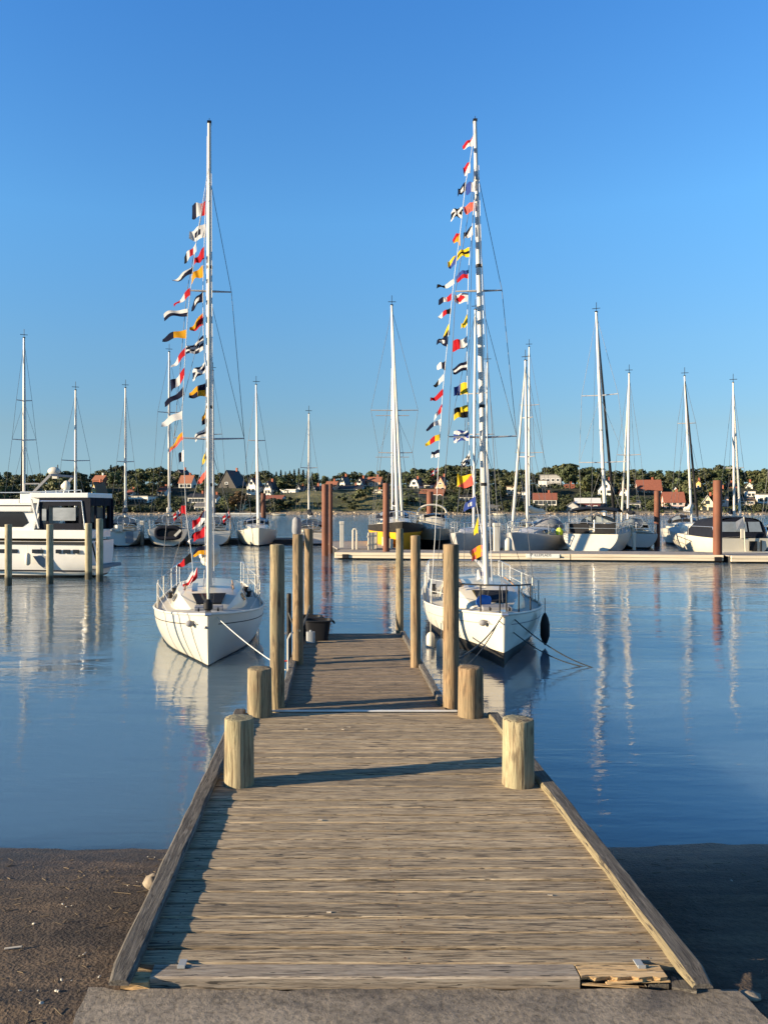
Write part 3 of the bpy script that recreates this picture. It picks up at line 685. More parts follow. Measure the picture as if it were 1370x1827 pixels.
def cabin_mb(st):                                # st: (y, half width, deck z, height)
    rings = []
    for y, w, z, h in st:
        rings.append([(-w, y, z-0.03), (-w*0.97, y, z+h*0.45), (-w*0.84, y, z+h*0.88), (-w*0.6, y, z+h*1.0), (0, y, z+h*1.07), (w*0.6, y, z+h*1.0), (w*0.84, y, z+h*0.88), (w*0.97, y, z+h*0.45), (w, y, z-0.03)])
    b = MB(); b.loft(rings, True, True, True); return b
def lerp_st(st, y, k):
    for a, c in zip(st, st[1:]):
        if a[0] <= y <= c[0]:
            t = (y-a[0])/(c[0]-a[0]+1e-9); return a[k]+(c[k]-a[k])*t
    return st[-1][k]
def cabin_window(st, y0, y1, side, f0=0.35, f1=0.75, off=0.012):
    b = MB(); rings = []
    for i in range(5):
        y = y0+(y1-y0)*i/4; w = lerp_st(st, y, 1); z = lerp_st(st, y, 2); h = lerp_st(st, y, 3)
        e = 0.12 if i in (0, 4) else 0
        def pt(f):
            if f < 0.45: xw = w*(1-0.03*f/0.45)
            else: xw = w*(0.97-0.13*(f-0.45)/0.43)
            return xw, z+h*f
        x0, z0 = pt(f0+e); x1, z1 = pt(f1-e)
        rings.append([(side*(x0+off), y, z0), (side*(x1+off), y, z1), (side*(x1-0.02), y, z1), (side*(x0-0.02), y, z0)])
    b.loft(rings, True, True, True); return b
def wire(b, a, c, r): b.tube([a, c], r, 5)

def mast_set(root, foot, top, r, mat, spreaders, shroud_y, chain, hounds, stay_bow, stern_pt, furl=None, wr=0.006, furl_r=0.05):
    foot, top = Vector(foot), Vector(top); H = top.z-foot.z
    def at(z): return foot.lerp(top, (z-foot.z)/H)
    b = MB(); rr = []
    pts = [foot.lerp(top, k/10) for k in range(11)]
    for k in range(11): rr.append(r if k < 7 else r*(1-0.35*(k-6)/4))
    b.tube(pts, rr, 12); mo = b.build('mast', mat, root, smooth=True)
    b = MB(); b.box(top+Vector((0,0.02,0.015)), (r*1.5, r*2.4, 0.04)); b.tube([top, top+Vector((0.0,0.0,0.10 if wr < 0.01 else 0.6))], 0.006 if wr < 0.01 else 0.018, 5)
    if wr > 0.01: b.tube([top+Vector((-0.22,0,0.22)), top+Vector((0.25,0.02,0.22))], 0.02, 5)
    b.build('masthead_fitting', M['black'], mo)
    tips = []
    for z, hw in spreaders:
        p = at(z); b = MB(); l = p+Vector((-hw, 0.10, 0.03)); q = p+Vector((hw, 0.10, 0.03))
        b.tube([l, p, q], [0.014, 0.024, 0.014] if wr < 0.01 else [0.03,0.04,0.03], 6); b.build('spreader', M['alu'], mo, smooth=True); tips.append((l, q))
    hp = at(hounds); b = MB()
    for s in (0, 1):
        sg = -1 if s == 0 else 1
        c = Vector((sg*chain, shroud_y, stay_bow[2]-0.18))
        seq = [hp]+[tp[s] for tp in sorted(tips, key=lambda q: -q[0].z)]+[c]
        for u, v in zip(seq, seq[1:]): wire(b, u, v, wr)
        if tips:
            lo = min(tips, key=lambda q: q[0].z); wire(b, at(lo[0].z-0.1), Vector((sg*chain*0.94, shroud_y+0.15, c.z)), wr*0.85)
            if len(tips) > 1: wire(b, at(max(q[0].z for q in tips)-0.1), lo[s], wr*0.8)
    b.build('shrouds', M['wire'], root)
    b = MB(); wire(b, hp if furl is None else hp, stay_bow, wr); b.build('forestay', M['wire'], root)
    b = MB(); wire(b, top, stern_pt, wr*0.9); b.build('backstay', M['wire'], root)
    if furl is not None:
        a = Vector(stay_bow); ps = [a.lerp(hp, k/12) for k in range(0, 13)]
        b = MB(); b.tube(ps, [furl_r*0.4]+[furl_r*(1.0-0.05*k) for k in range(1,12)]+[furl_r*0.3], 10); b.build('furled_jib', furl, root, smooth=True)
    return mo, at

# ------------------------------------------------------------------ the two flagged sailboats
def near_boat(label, loc, rz, p):
    L, B, fb = p['L'], p['B'], p['fb']
    root = empty('sailboat', loc, rz, label, 'sailboat', 'sailboats dressed with signal flags')
    hb, top, beam, sheer = hull(L, B, fb, boot=p['boot'], rake=p['rake'], stern=p['stern'], bowp=p['bowp'], vbow=p['vbow'], pmid=p['pmid'], N=30, tm=p['tm'], draft=0.4)
    hb.build('hull', [M['white'], M['blackpaint']], root, smooth=True, angle=38)
    # thin painted line under the sheer
    for sg in (1,-1):
        b = MB(); pts = []
        for i in range(2, 26):
            t = (i/29)**1.35; z = sheer(t)-0.16
            zb = -0.4*min(1, 0.25+t*3); s = (z-zb)/(sheer(t)-zb); pe = p['vbow']+(p['pmid']-p['vbow'])*min(1, t*1.9)
            w = beam(t)*math.sin(math.pi/2*s)**pe; pts.append(Vector((sg*(w+0.001), t*L+(1-s)*p['rake']*(1-t)**2.5, z)))
        b.tube(pts, 0.007, 4)
        b.build('sheer_stripe', M['navy'] if p['stripe'] else M['greycanvas'], root)
    deck_mb(top, 0.06).build('deck', M['deckgrey'], root, smooth=True)
    rail_mb(top, 0.022).build('toe_rail', M['white2'], root, smooth=True)
    st = [(y, w, sheer(y/L)+0.02, h) for y, w, h in p['cabin']]
    cb = cabin_mb(st).build('cabin', M['white'], root, smooth=True, angle=30)
    for sg in (1,-1):
        for y0, y1 in p['wins']: cabin_window(st, y0, y1, sg).build('window', M['glass'], cb)
    # sloping front window
    y0, y1 = st[0][0], st[1][0]; b = MB()
    z0 = st[0][2]+st[0][3]; z1 = st[1][2]+st[1][3]; w0 = st[0][1]*0.5; w1 = st[1][1]*0.55
    def fp(t, s): return Vector((s*(w0+(w1-w0)*t), y0+(y1-y0)*t, (z0+(z1-z0)*t)*1.0+0.035))
    b.loft([[fp(0.25,-1), fp(0.25,1)], [fp(0.85,-1), fp(0.85,1)]])
    b.loft([[fp(0.25,-1)-Vector((0,0,0.05)), fp(0.25,1)-Vector((0,0,0.05))], [fp(0.25,-1), fp(0.25,1)]])
    b.build('front_window', M['glass'], cb)
    b = MB(); yh = st[0][0]-0.42; zh = sheer(yh/L)+0.05
    b.box((0, yh, zh+0.03), (0.5, 0.46, 0.06)); b.build('hatch', M['greycanvas'], root, bevel=0.015)
    # grab rails, winches, cleats
    for sg in (1,-1):
        b = MB(); pts = [(sg*st[2][1]*0.62, y, lerp_st(st, y, 2)+lerp_st(st, y, 3)*1.0+0.05) for y in (st[1][0]+0.1, st[2][0], st[2][0]+0.7)]
        b.tube(pts, 0.016, 6); b.build('grab_rail', M['teak'], root, smooth=True)
    ymast = p['mast_y']; foot = (0, ymast, sheer(ymast/L)+lerp_st(st, ymast, 3)+0.02)
    mo, at = mast_set(root, foot, (p['lean'], ymast+0.08, p['H']), p['mr'], M['mast'], p['spr'], ymast+0.25, beam((ymast+0.25)/L)*0.9, p['hounds'],
                      (0, 0.12, fb[0]+0.08), (0, L-0.1, fb[2]+0.1), p['furl'], 0.006, 0.036)
    for dx, zt in ((0.085, p['hounds']), (-0.085, p['H']-0.3), (0.10, p['spr'][0][0])):   # halyards beside the mast
        b = MB(); wire(b, at(zt)+Vector((dx*0.5,-0.08,0)), Vector(foot)+Vector((dx,-0.10,0.1)), 0.005); b.build('halyard', M['wirelight'], root)
    for zt in (p['H']*0.72, p['H']*0.45, p['H']*0.3):
        b = MB(); b.tube([at(zt)-Vector((0,0,0.03)), at(zt)+Vector((0,0,0.03))], p['mr']*1.12, 12)
        b.build('mast_band', M['black'], mo)
    # boom with bunched sail
    bz = foot[2]+0.30; b = MB(); b.tube([(0, ymast+0.1, bz), (0, ymast+2.9, bz+0.12)], 0.05, 10); bo = b.build('boom', M['alu'], root, smooth=True)
    b = MB(); ps = []; rs = []
    for k in range(16):
        t = k/15; ps.append((0.05*math.sin(k*1.7), ymast+0.12+2.6*t, bz+0.16+0.05*math.sin(k*2.3)+0.30*(1-t)**3)); rs.append(p['bundle']*(0.17*(1-0.45*t)+0.03*math.sin(k*2.9)) if 0 < k < 15 else 0.05)
    b.tube(ps, rs, 12); b.build('flaked_mainsail', p['sail'], bo, smooth=True)
    # pulpit, stanchions, pushpit, lifelines
    def ring(ts, h, r, mat, nm):
        b = MB(); pts = []
        for t, sg in ts: pts.append((sg*max(0.03, beam(t)*0.93), t*L, sheer(t)+h))
        b.tube(pts, r, 7)
        for q in pts: b.tube([(q[0], q[1], q[2]-h), q], r*0.9, 7)
        return b.build(nm, mat, root, smooth=True)
    if p['pulpit']: ring([(0.17,1),(0.07,1),(0.015,0.6),(0.015,-0.6),(0.07,-1),(0.17,-1)], 0.48, 0.014, p['pulpit'], 'pulpit')
    ring([(0.82,1),(0.93,1),(0.985,1),(0.985,-1),(0.93,-1),(0.82,-1)], 0.55, 0.014, M['steel'], 'pushpit')
    for sg in (1,-1):
        lines = MB(); sts = [0.36, 0.5, 0.66]; prev = (sg*beam(0.17)*0.93, 0.17*L, sheer(0.17)+(0.48 if p['pulpit'] else 0.1))
        for t in sts+[0.82]:
            q = (sg*beam(t)*0.95, t*L, sheer(t)+0.5)
            if t < 0.8:
                b = MB(); b.tube([(q[0], q[1], q[2]-0.5), q], 0.014, 7); b.build('stanchion', M['white2'], root, smooth=True)
            wire(lines, prev, q, 0.004); wire(lines, (prev[0],prev[1],prev[2]-0.23), (q[0],q[1],q[2]-0.23), 0.004); prev = q
        lines.build('lifelines', M['wirelight'], root)
    for sg in (1,-1):                                                   # winches
        for y in (0.60, 0.72):
            b = MB(); c = (sg*beam(y)*0.78, y*L, sheer(y)+0.05); b.tube([c, (c[0],c[1],c[2]+0.07), (c[0],c[1],c[2]+0.13)], [0.07,0.045,0.06], 10); b.build('winch', M['black'], root, smooth=True)
    # cockpit coaming, companionway
    yc = st[-1][0]; wc = st[-1][1]*0.9; zc = sheer(yc/L)
    for sg in (1,-1):
        b = MB(); b.bar((sg*wc, yc, zc+0.08), (sg*wc*0.85, yc+1.9, zc+0.06), 0.07, 0.18); b.build('cockpit_coaming', M['white2'], root, bevel=0.01)
    b = MB(); b.box((0, yc+0.004, zc+st[-1][3]*0.45), (0.5, 0.02, st[-1][3]*0.85)); b.build('companionway', M['teak'], root)
    # bow roller and anchor
    b = MB(); b.box((0, 0.05, fb[0]+0.04), (0.09, 0.30, 0.05)); b.tube([(-0.05,-0.08,fb[0]+0.02),(0.05,-0.08,fb[0]+0.02)], 0.03, 8); b.build('bow_fitting', M['steel'], root, smooth=True)
    for sg in (1,-1):
        b = MB(); x = sg*0.16; y = 0.55; z = sheer(y/L)+0.05
        b.box((x, y, z+0.02), (0.03, 0.06, 0.04)); b.tube([(x, y-0.1, z+0.045), (x, y+0.1, z+0.045)], 0.013, 6); b.build('cleat', M['black'], root)
    return root, sheer, beam

lb, lsheer, lbeam = near_boat('white sailboat moored left of the jetty, vertical shadows across its sunlit bow', (-1.97, 12.50, 0), R(8.5),
    dict(L=7.7, B=2.20, fb=(0.88,0.60,0.66), boot=0.03, rake=0.30, stern=0.74, bowp=0.78, vbow=0.62, pmid=0.27, tm=0.48, stripe=True,
         cabin=[(1.75,0.38,0.03), (2.25,0.62,0.30), (3.0,0.74,0.38), (4.4,0.76,0.42), (4.75,0.76,0.42)], wins=[(2.5,2.9),(3.1,4.0)],
         mast_y=2.80, H=10.12, mr=0.055, lean=0.0, spr=[(6.82,0.43),(3.93,0.68)], hounds=9.1, furl=M['sail'], sail=M['sail'], bundle=1.0, pulpit=None))
rb, rsheer, rbeam = near_boat('white sailboat moored right of the jetty, black pulpit and broad black waterline band', (2.77, 12.62, 0), R(-5.0),
    dict(L=8.2, B=2.36, fb=(0.86,0.62,0.66), boot=0.25, rake=0.06, stern=0.82, bowp=0.84, vbow=0.75, pmid=0.32, tm=0.48, stripe=False,
         cabin=[(1.5,0.40,0.03), (2.1,0.66,0.34), (3.0,0.78,0.42), (4.5,0.80,0.46), (4.9,0.80,0.46)], wins=[(2.3,2.9),(3.1,4.1)],
         mast_y=2.62, H=10.15, mr=0.053, lean=-0.21, spr=[(6.82,0.45),(3.96,0.66)], hounds=9.25, furl=None, sail=M['darkcanvas'], bundle=0.5, pulpit=M['black']))
def L2W(root, p):
    c, s = math.cos(root.rotation_euler.z), math.sin(root.rotation_euler.z)
    return Vector((root.location.x+p[0]*c-p[1]*s, root.location.y+p[0]*s+p[1]*c, root.location.z+p[2]))
# right boat: furled forestay stays bare wire, black coil of line along the cabin rail, blue bag on the foredeck
b = MB(); pts = []
for k in range(90):
    t = k/89; y = 1.9+2.3*t; pts.append((-0.62-0.10*math.sin(t*60), y, rsheer(y/8.2)+0.44+0.045*math.cos(t*60)))
b.tube(pts, 0.016, 6); o = b.build('coiled_line', M['ropedark'], rb, smooth=True)
o = MB(); o.ball((0,0,0.10), 0.145, 14, 8, (1,0.8,0.85)); o.v = [tuple(Vector(p)*(1+0.25*mnoise.noise(Vector(p)*7))) for p in o.v]
o = o.build('blue_bag', M['blue'], smooth=True); o.location = L2W(rb, (-0.18, 1.35, rsheer(0.16)+0.06)); tag(o, 'crumpled bright blue bag on the foredeck of the right sailboat', 'bag')
# outboard anchors hanging on bows
for root, sh in ((lb, lsheer), (rb, rsheer)):
    b = MB(); b.ball((-0.30,0.36,sh(0.05)-0.14), 0.055, 10, 7, (1.3,1,1)); b.tube([(-0.22,0.34,sh(0.05)-0.12),(-0.06,0.20,sh(0.05)-0.20),(-0.03,0.06,sh(0.05)-0.16)], 0.022, 7)
    b.build('bow_anchor', M['greycanvas'], root, smooth=True)
b = MB(); b.tube([(0,0.10,0.93),(0,0.10,0.97),(0,0.105,1.07),(0,0.105,1.12)], [0.03,0.075,0.075,0.03], 12); b.build('furler_drum', M['black'], lb, smooth=True)
# fenders
def fender(name, loc, r, h, mat, label, group=None, tip=False):
    b = MB(); prof = [(0.2,0),(0.7,0.06),(1,0.18),(1,0.80),(0.72,0.93),(0.3,1.0)] if not tip else [(0.06,0),(0.55,0.10),(1,0.3),(1,0.66),(0.7,0.86),(0.25,1.0)]
    b.tube([(0,0,-h+h*t) for _, t in prof], [r*q for q, _ in prof], 12); b.tube([(0,0,0),(0,0,0.28)], 0.007, 5)
    o = b.build(name, mat, smooth=True); o.location = loc; return tag(o, label, 'fender', group)
fender('fender', P(972,1094,14.6), 0.088, 0.60, M['black'], 'long black fender hanging off the right boat above the water', None, True)
fz = [(770,1128,14.5),(788,1140,13.6)]
fender('fender', P(768,1128,14.6)+Vector((0,0,0)), 0.08, 0.38, M['white2'], 'white fender between the jetty and the right boat, further one', 'white fenders by the right boat')
fender('fender', P(787,1140,13.7), 0.085, 0.40, M['white2'], 'white fender with a black cap between the jetty and the right boat, nearer one', 'white fenders by the right boat')
fender('fender', P(462,1150,14.2), 0.085, 0.42, M['white2'], 'white fender on the far side of the left boat beside the tall post')
# mooring lines
bwr = L2W(rb, (0.05, 0.35, 0.86)); bwl = L2W(lb, (0.08, 0.4, 0.85))
rope([bwr, (1.37, 8.55, 0.95)], 0.010, M['ropedark'], 'dark mooring line from the right bow to the tall brown post, upper', 0.10)
rope([bwr+Vector((-0.05,0,-0.05)), (1.36, 9.2, 0.60)], 0.009, M['ropedark'], 'dark mooring line from the right bow to the jetty edge, lower', 0.16)
rope([bwr+Vector((0.08,0,-0.03)), (X_(1064,12.7), 12.72, -0.02)], 0.011, M['ropedark'], 'dark mooring line from the right bow slanting into the water, upper', 0.12)
rope([bwr+Vector((0.02,0,-0.22)), (X_(1058,12.75), 12.78, -0.02)], 0.010, M['ropedark'], 'dark mooring line from the right bow slanting into the water, lower', 0.14)
rope([bwl, (-0.60, 10.25, 0.47)], 0.007, M['rope'], 'pale mooring line from the left bow to the jetty edge behind the tall left post', 0.05)

# ------------------------------------------------------------------ signal flags
def pat(code):
    k, c = code[0], code[1:]
    if k == '|': return lambda u, v: c[min(len(c)-1, int(u*len(c)))]
    if k == '-': return lambda u, v: c[min(len(c)-1, int(v*len(c)))]
    if k == '#': return lambda u, v: c[(int(u*4)+int(v*4)) % 2]
    if k == '+': return lambda u, v: c[1] if abs(u-0.45) < 0.13 or abs(v-0.5) < 0.14 else c[0]
    if k == 'x': return lambda u, v: c[1] if abs(u-v) < 0.16 or abs(u+v-1) < 0.16 else c[0]
    if k == 's': return lambda u, v: c[1] if abs(u-0.5) < 0.22 and abs(v-0.5) < 0.22 else c[0]
    if k == 'd': return lambda u, v: c[1] if abs(u-0.5)+abs(v-0.5) < 0.36 else c[0]
    if k == '/': return lambda u, v: c[0] if u+(1-v) > 1 else c[1]
    if k == 'q': return lambda u, v: c[(int(u*2)+int(v*2)) % 2]
    if k == 'o': return lambda u, v: c[1] if (u-0.5)**2+(v-0.5)**2 < 0.07 else c[0]
    return lambda u, v: c[0]
NAMEC = {'r':'red','w':'white','n':'navy','b':'blue','y':'yellow','o':'amber','k':'black','g':'teal','c':'scarlet'}
def flag(root, Y, hx, h0, h1, fx, f0, f1, code, depth=0.25, nu=20, nv=14, seed=0):
    org = root.location; fn = pat(code); b = MB(); ids = []
    a0, a1, c0, c1 = P(hx,h0,Y), P(hx+0.3,h1,Y), P(fx,f0,Y+depth), P(fx,f1,Y+depth)
    for j in range(nv+1):
        row = []
        for i in range(nu+1):
            u, v = i/nu, j/nv
            p = a0.lerp(c0, u).lerp(a1.lerp(c1, u), v)
            w = math.sin(u*7.5+seed*1.7+v*1.3)*0.030*(0.3+u)
            p = p+Vector((0, w*1.6, -w*0.45-0.03*math.sin(u*math.pi)*math.cos(seed)))
            row.append(b.vert(p-org))
        ids.append(row)
    for j in range(nv):
        for i in range(nu):
            b.face((ids[j][i], ids[j][i+1], ids[j+1][i+1], ids[j+1][i]), FI[fn((i+0.5)/nu, (j+0.5)/nv)])
    o = b.build('flag', FLAGM, root, smooth=True, angle=80, fix=False)
    kinds = {'|':'vertical bands','-':'horizontal bands','#':'chequered','+':'cross','x':'saltire','s':'centre square','d':'diamond','/':'diagonal halves','q':'quarters','o':'centre disc','=':'plain'}
    cs = []
    for ch in code[1:]:
        if NAMEC[ch] not in cs: cs.append(NAMEC[ch])
    o['label'] = ' and '.join(cs)+' signal '+('pennant' if abs(f1-f0) < abs(h1-h0)*0.5 else 'flag')+', '+kinds[code[0]]
    return o
def flag_line(name, label, Y, pts, flags):
    root = empty(name, P(pts[-1][0], pts[-1][1], Y), 0, label, 'flag line', 'lines of signal flags')
    b = MB(); b.tube([P(x, y, Y)-root.location for x, y in pts], 0.0065, 5); b.build('halyard', M['wirelight'], root, smooth=True)
    for i, f in enumerate(flags): flag(root, Y, *f, seed=i)
flag_line('signal_flag_line', 'line of signal flags closest to the mast of the left sailboat', 15.35,
  [(375,300),(367,357),(362,520),(363,600),(368,690),(376,780),(370,840),(367,930),(366,1000),(362,1060)], [
  (367,357,381,342,363,388,'|rwn'), (367,397,423,338,411,428,'swn'), (364,440,462,347,464,474,'=r'), (362,473,494,341,494,504,'=o'),
  (362,518,537,341,545,555,'snw'), (362,557,580,339,584,592,'/or'), (363,598,624,332,620,632,'#nw'), (366,645,662,343,660,678,'xnw'),
  (369,681,707,337,699,710,'qnoy'), (371,720,752,361,745,762,'-on'), (377,757,775,348,778,788,'-wnw'), (378,790,815,360,820,828,'oyk'),
  (369,836,850,352,856,864,'=c'), (367,908,926,344,930,946,'/rw'), (367,938,956,345,955,966,'=r'), (368,972,990,344,985,994,'-no')])
flag_line('signal_flag_line', 'outer line of signal flags left of the left sailboat, mostly pennants', 15.1,
  [(372,300),(350,433),(335,560),(329,660),(325,740),(328,820),(332,915),(342,990),(345,1030),(322,1075)], [
  (350,432,447,328,455,468,'|wrwk'), (344,474,487,308,498,503,'/wn'), (339,513,527,311,545,549,'|rwr'), (335,551,564,292,560,570,'-wn'),
  (332,587,603,289,602,609,'|on'), (330,619,634,306,652,658,'|rw'), (329,656,672,305,680,700,'|rwn'), (328,689,704,293,717,724,'=n'),
  (325,732,747,288,752,762,'=w'), (327,769,784,304,800,809,'-oc'), (328,803,822,319,812,830,'|wn'), (332,900,918,322,905,915,'=r'),
  (342,983,1002,317,1006,1012,'|kr'), (345,1016,1034,327,1040,1048,'-wr'), (352,1012,1030,338,1030,1046,'/wr')])
flag_line('signal_flag_line', 'line of square signal flags closest to the mast of the right sailboat', 15.25,
  [(850,290),(848,320),(843,402),(836,480),(833,600),(834,700),(838,810),(845,870),(855,930),(866,985),(877,1020),(884,1062)], [
  (848,320,338,832,325,344,'|wb'), (846,358,375,827,366,380,'=c'), (843,402,420,826,418,428,'/nw'), (837,441,458,816,452,462,'-yky'),
  (836,480,496,814,490,503,'-br'), (834,522,538,809,524,540,'dwr'), (833,560,578,822,580,586,'=y'), (833,600,618,808,607,625,'|wr'),
  (833,643,660,808,656,668,'-nwn'), (834,682,703,809,692,709,'|yb'), (834,723,745,810,731,749,'qyk'), (836,768,785,810,768,789,'xbw'),
  (838,806,828,822,824,832,'#wk'), (843,845,866,815,846,869,'/yc'), (848,884,903,828,900,912,'sbw'), (853,922,952,846,946,956,'=y'),
  (864,972,992,841,982,1003,'+co'), (876,1010,1030,850,1018,1036,'swb'), (884,1046,1064,872,1054,1066,'|rwb')])
flag_line('signal_flag_line', 'outer line of small signal pennants left of the right sailboat', 15.0,
  [(848,225),(839,285),(831,325),(821,415),(810,497),(802,578),(795,645),(790,700),(785,780),(781,850),(776,960),(768,1075)], [
  (845,240,258,826,256,262,'/rw'), (839,286,308,826,296,310,'/rw'), (831,324,340,816,340,352,'snw'), (825,369,388,805,378,392,'xkw'),
  (821,414,438,808,424,430,'/ro'), (814,454,470,798,466,480,'/yb'), (810,497,507,779,510,514,'|wk'), (805,523,534,783,533,541,'|rwn'),
  (804,548,559,782,562,568,'|krw'), (802,576,598,790,602,606,'-yk'), (798,600,619,779,609,614,'onw'), (795,643,660,780,650,657,'|nw'),
  (791,666,678,773,686,691,'|wk'), (790,693,705,767,711,717,'=r'), (788,721,733,775,742,749,'|rw'), (786,747,758,761,764,769,'|wn'),
  (785,774,786,758,792,799,'|yry'), (783,802,815,769,808,818,'-nw')])

# ------------------------------------------------------------------ mooring piles round the motor yacht, rusty steel piles
GY = 'wooden mooring piles beside the motor yacht'
for i, (px, pt, pb, lab) in enumerate([(15,936,1053,'pale wooden pile at the left picture edge in front of the motor yacht'), (89,936,1050,'pale wooden pile in front of the middle of the motor yacht'),
                                 (158,934,1042,'pale wooden pile in front of the motor yacht stern, left of the last pair'), (178,926,1046,'pale wooden pile at the very stern of the motor yacht, tallest of its row')]):
    Y = F*ZC/(pb-8-CY); post('mooring_pile', X_(px,Y), Y, -1.2, Z_(pt,Y), 6.3*Y/F, M['pile_far'], lab, 'mooring pile', GY, 20+i)
def steel_pile(px, pt, Y, wpx, mat, label, curved=False):
    root = empty('steel_pile', (X_(px,Y), Y, -1.0), 0, label, 'steel pile', 'rusty steel guide piles'); r = wpx/2*Y/F; H = Z_(pt,Y)+1
    b = MB(); b.tube([(0,0,0),(0,0,H*0.5),(0,0,H-0.02),(0,0,H)], [r,r,r,r*0.96], 24); tb = b.build('tube', mat, root, smooth=True)
    b = MB(); b.tube([(0,0,1+(H-1)*0.56),(0,0,1+(H-1)*0.56+0.10)], r*1.04, 24); b.build('weld_seam', mat, tb, smooth=True)
    return root
steel_pile(1280, 857, 37.2, 15, M['rust'], 'thick orange rusty steel pile at the right end of the pontoon')
steel_pile(689, 862, 39.8, 12, M['rust'], 'rusty steel pile in front of the yellow and black yacht')
steel_pile(580, 864, 42.0, 12, M['rust'], 'rusty steel pile at the left end of the pontoon, front one of a close pair')
steel_pile(590, 863, 44.0, 7, M['rustdark'], 'slim dark steel pile just right of the rusty pile at the left pontoon end')
steel_pile(767, 877, 56.0, 12, M['rust'], 'rusty steel pile behind the small white cabin cruiser')
steel_pile(1172, 876, 52.0, 10, M['rust'], 'rusty steel pile between two sailboats right of the white stern')
steel_pile(470, 880, 60.0, 9, M['rustdark'], 'dark steel pile behind the grey sloop on the left pontoon')

# ------------------------------------------------------------------ pontoon with sign
pa, pb_ = Vector((X_(597,39.2), 39.2, 0)), Vector((X_(1292,36.9), 36.9, 0))
ang = math.atan2(pb_.y-pa.y, pb_.x-pa.x); PL = (pb_-pa).length
pon = empty('floating_pontoon', pa, ang, 'long floating pontoon with pale timber side and a white notice board, moored across the harbour', 'pontoon')
b = MB(); b.box((PL/2, 1.4, 0.325), (PL-0.02, 2.7, 0.05)); b.build('deck', M['pontoondeck'], pon)
x = 0.0; segs = [PL*0.29, PL*0.62, PL-0.02]
for x1 in segs:
    for z0, z1 in ((0.07,0.19),(0.205,0.345)):
        b = MB(); b.box(((x+x1)/2, 0.0, (z0+z1)/2), (x1-x-0.05, 0.09, z1-z0)); b.build('side_board', M['pontoonside'], pon, bevel=0.01)
    x = x1
b = MB(); b.box((0.03, 1.4, 0.2), (0.09, 2.7, 0.26)); b.build('end_board', M['pontoonside'], pon)
b = MB(); b.box((PL/2, 1.4, 0.10), (PL-0.3, 2.5, 0.38)); b.build('float', M['floatdark'], pon)
for xx in (0.55, PL-0.3):
    b = MB(); b.box((xx, -0.07, 0.16), (0.32, 0.10, 0.2)); b.build('rubber_fender', M['black'], pon, bevel=0.02)
def text_mesh(txt, size, mat, parent, loc, name='lettering', depth=0.002):
    cu = bpy.data.curves.new('txt', 'FONT'); cu.body = txt; cu.size = size; cu.extrude = depth; cu.align_x = 'LEFT'; cu.align_y = 'BOTTOM'
    to = bpy.data.objects.new('txt', cu); COL.objects.link(to); dg = bpy.context.evaluated_depsgraph_get()
    me = bpy.data.meshes.new_from_object(to.evaluated_get(dg)); bpy.data.objects.remove(to); me.materials.clear(); me.materials.append(mat)
    o = bpy.data.objects.new(name, me); COL.objects.link(o); o.parent = parent; o.location = loc; o.rotation_euler = (R(90),0,0); return o
sx = (X_(943,38.1)-pa.x); sgn = empty('notice_board', pa+Vector((sx*math.cos(ang), sx*math.sin(ang), 0)), ang, 'long white notice board with lettering fixed to the pontoon side', 'sign')
b = MB(); b.box((0.72, -0.062, 0.245), (1.56, 0.03, 0.19)); b.build('board', pm('white_sign_paint', (0.78,0.75,0.66), 0.5, var=0.05), sgn, bevel=0.004)
INK = pm('sign_ink', (0.035,0.05,0.05), 0.6); INK2 = pm('faded_sign_ink', (0.07,0.085,0.08), 0.6)
text_mesh('P', 0.21, INK, sgn, (0.13, -0.081, 0.178), 'emblem'); text_mesh('ILLEPLADS', 0.175, INK2, sgn, (0.30, -0.081, 0.19))
b = MB(); b.box((1.56, -0.075, 0.20), (0.07, 0.03, 0.07)); b.build('bolt_plate', M['black'], sgn)
p2 = empty('floating_pontoon', (X_(1300,36.6), 36.5, 0), R(-4), 'short floating pontoon section at the right picture edge', 'pontoon')
b = MB(); b.box((3.0, 1.4, 0.325), (6.0, 2.7, 0.05)); b.build('deck', M['pontoondeck'], p2)
for z0, z1 in ((0.07,0.19),(0.205,0.345)):
    b = MB(); b.box((3.0, 0, (z0+z1)/2), (5.9, 0.09, z1-z0)); b.build('side_board', M['pontoonside'], p2, bevel=0.01)
b = MB(); b.box((3.0, 1.4, 0.1), (5.8, 2.5, 0.38)); b.build('float', M['floatdark'], p2)
# side arm and gangway of the pontoon at its left end
arm = empty('pontoon_arm', (X_(640,41.8), 41.9, 0), R(5), 'pontoon arm running back from the left end of the long pontoon', 'pontoon')
b = MB(); b.box((0.6, 5.2, 0.34), (3.4, 10.0, 0.06)); b.build('deck', M['pontoondeck'], arm)
b = MB(); b.box((0.6, 5.2, 0.15), (3.3, 9.9, 0.34)); b.build('float', M['floatdark'], arm)
b = MB(); b.box((1.9, 2.2, 0.62), (0.12, 3.2, 0.5)); b.build('side_panel', M['pontoonside'], arm)
def pedestal(px, pt, pb, Y, wpx, label, name='power_pedestal'):
    z0, z1 = Z_(pb,Y), Z_(pt,Y); w = wpx*Y/F
    root = empty(name, (X_(px,Y), Y, z0), 0, label, 'pedestal', 'white power pedestals on the pontoons'); h = z1-z0
    b = MB(); b.box((0,0,h*0.45), (w*0.8,w*0.8,h*0.9)); b.build('column', M['white2'], root, bevel=0.02)
    b = MB(); b.box((0,0,h*0.94), (w,w,h*0.12)); b.build('cap', M['white2'], root, bevel=0.03)
pedestal(610, 930, 977, 41.0, 9, 'white power pedestal at the left end of the long pontoon')
pedestal(886, 933, 985, 40.3, 13, 'broad white service post on the pontoon right of the right sailboat mast')
pedestal(254, 929, 972, 54.0, 7, 'white power pedestal on the left pontoon between two sterns')
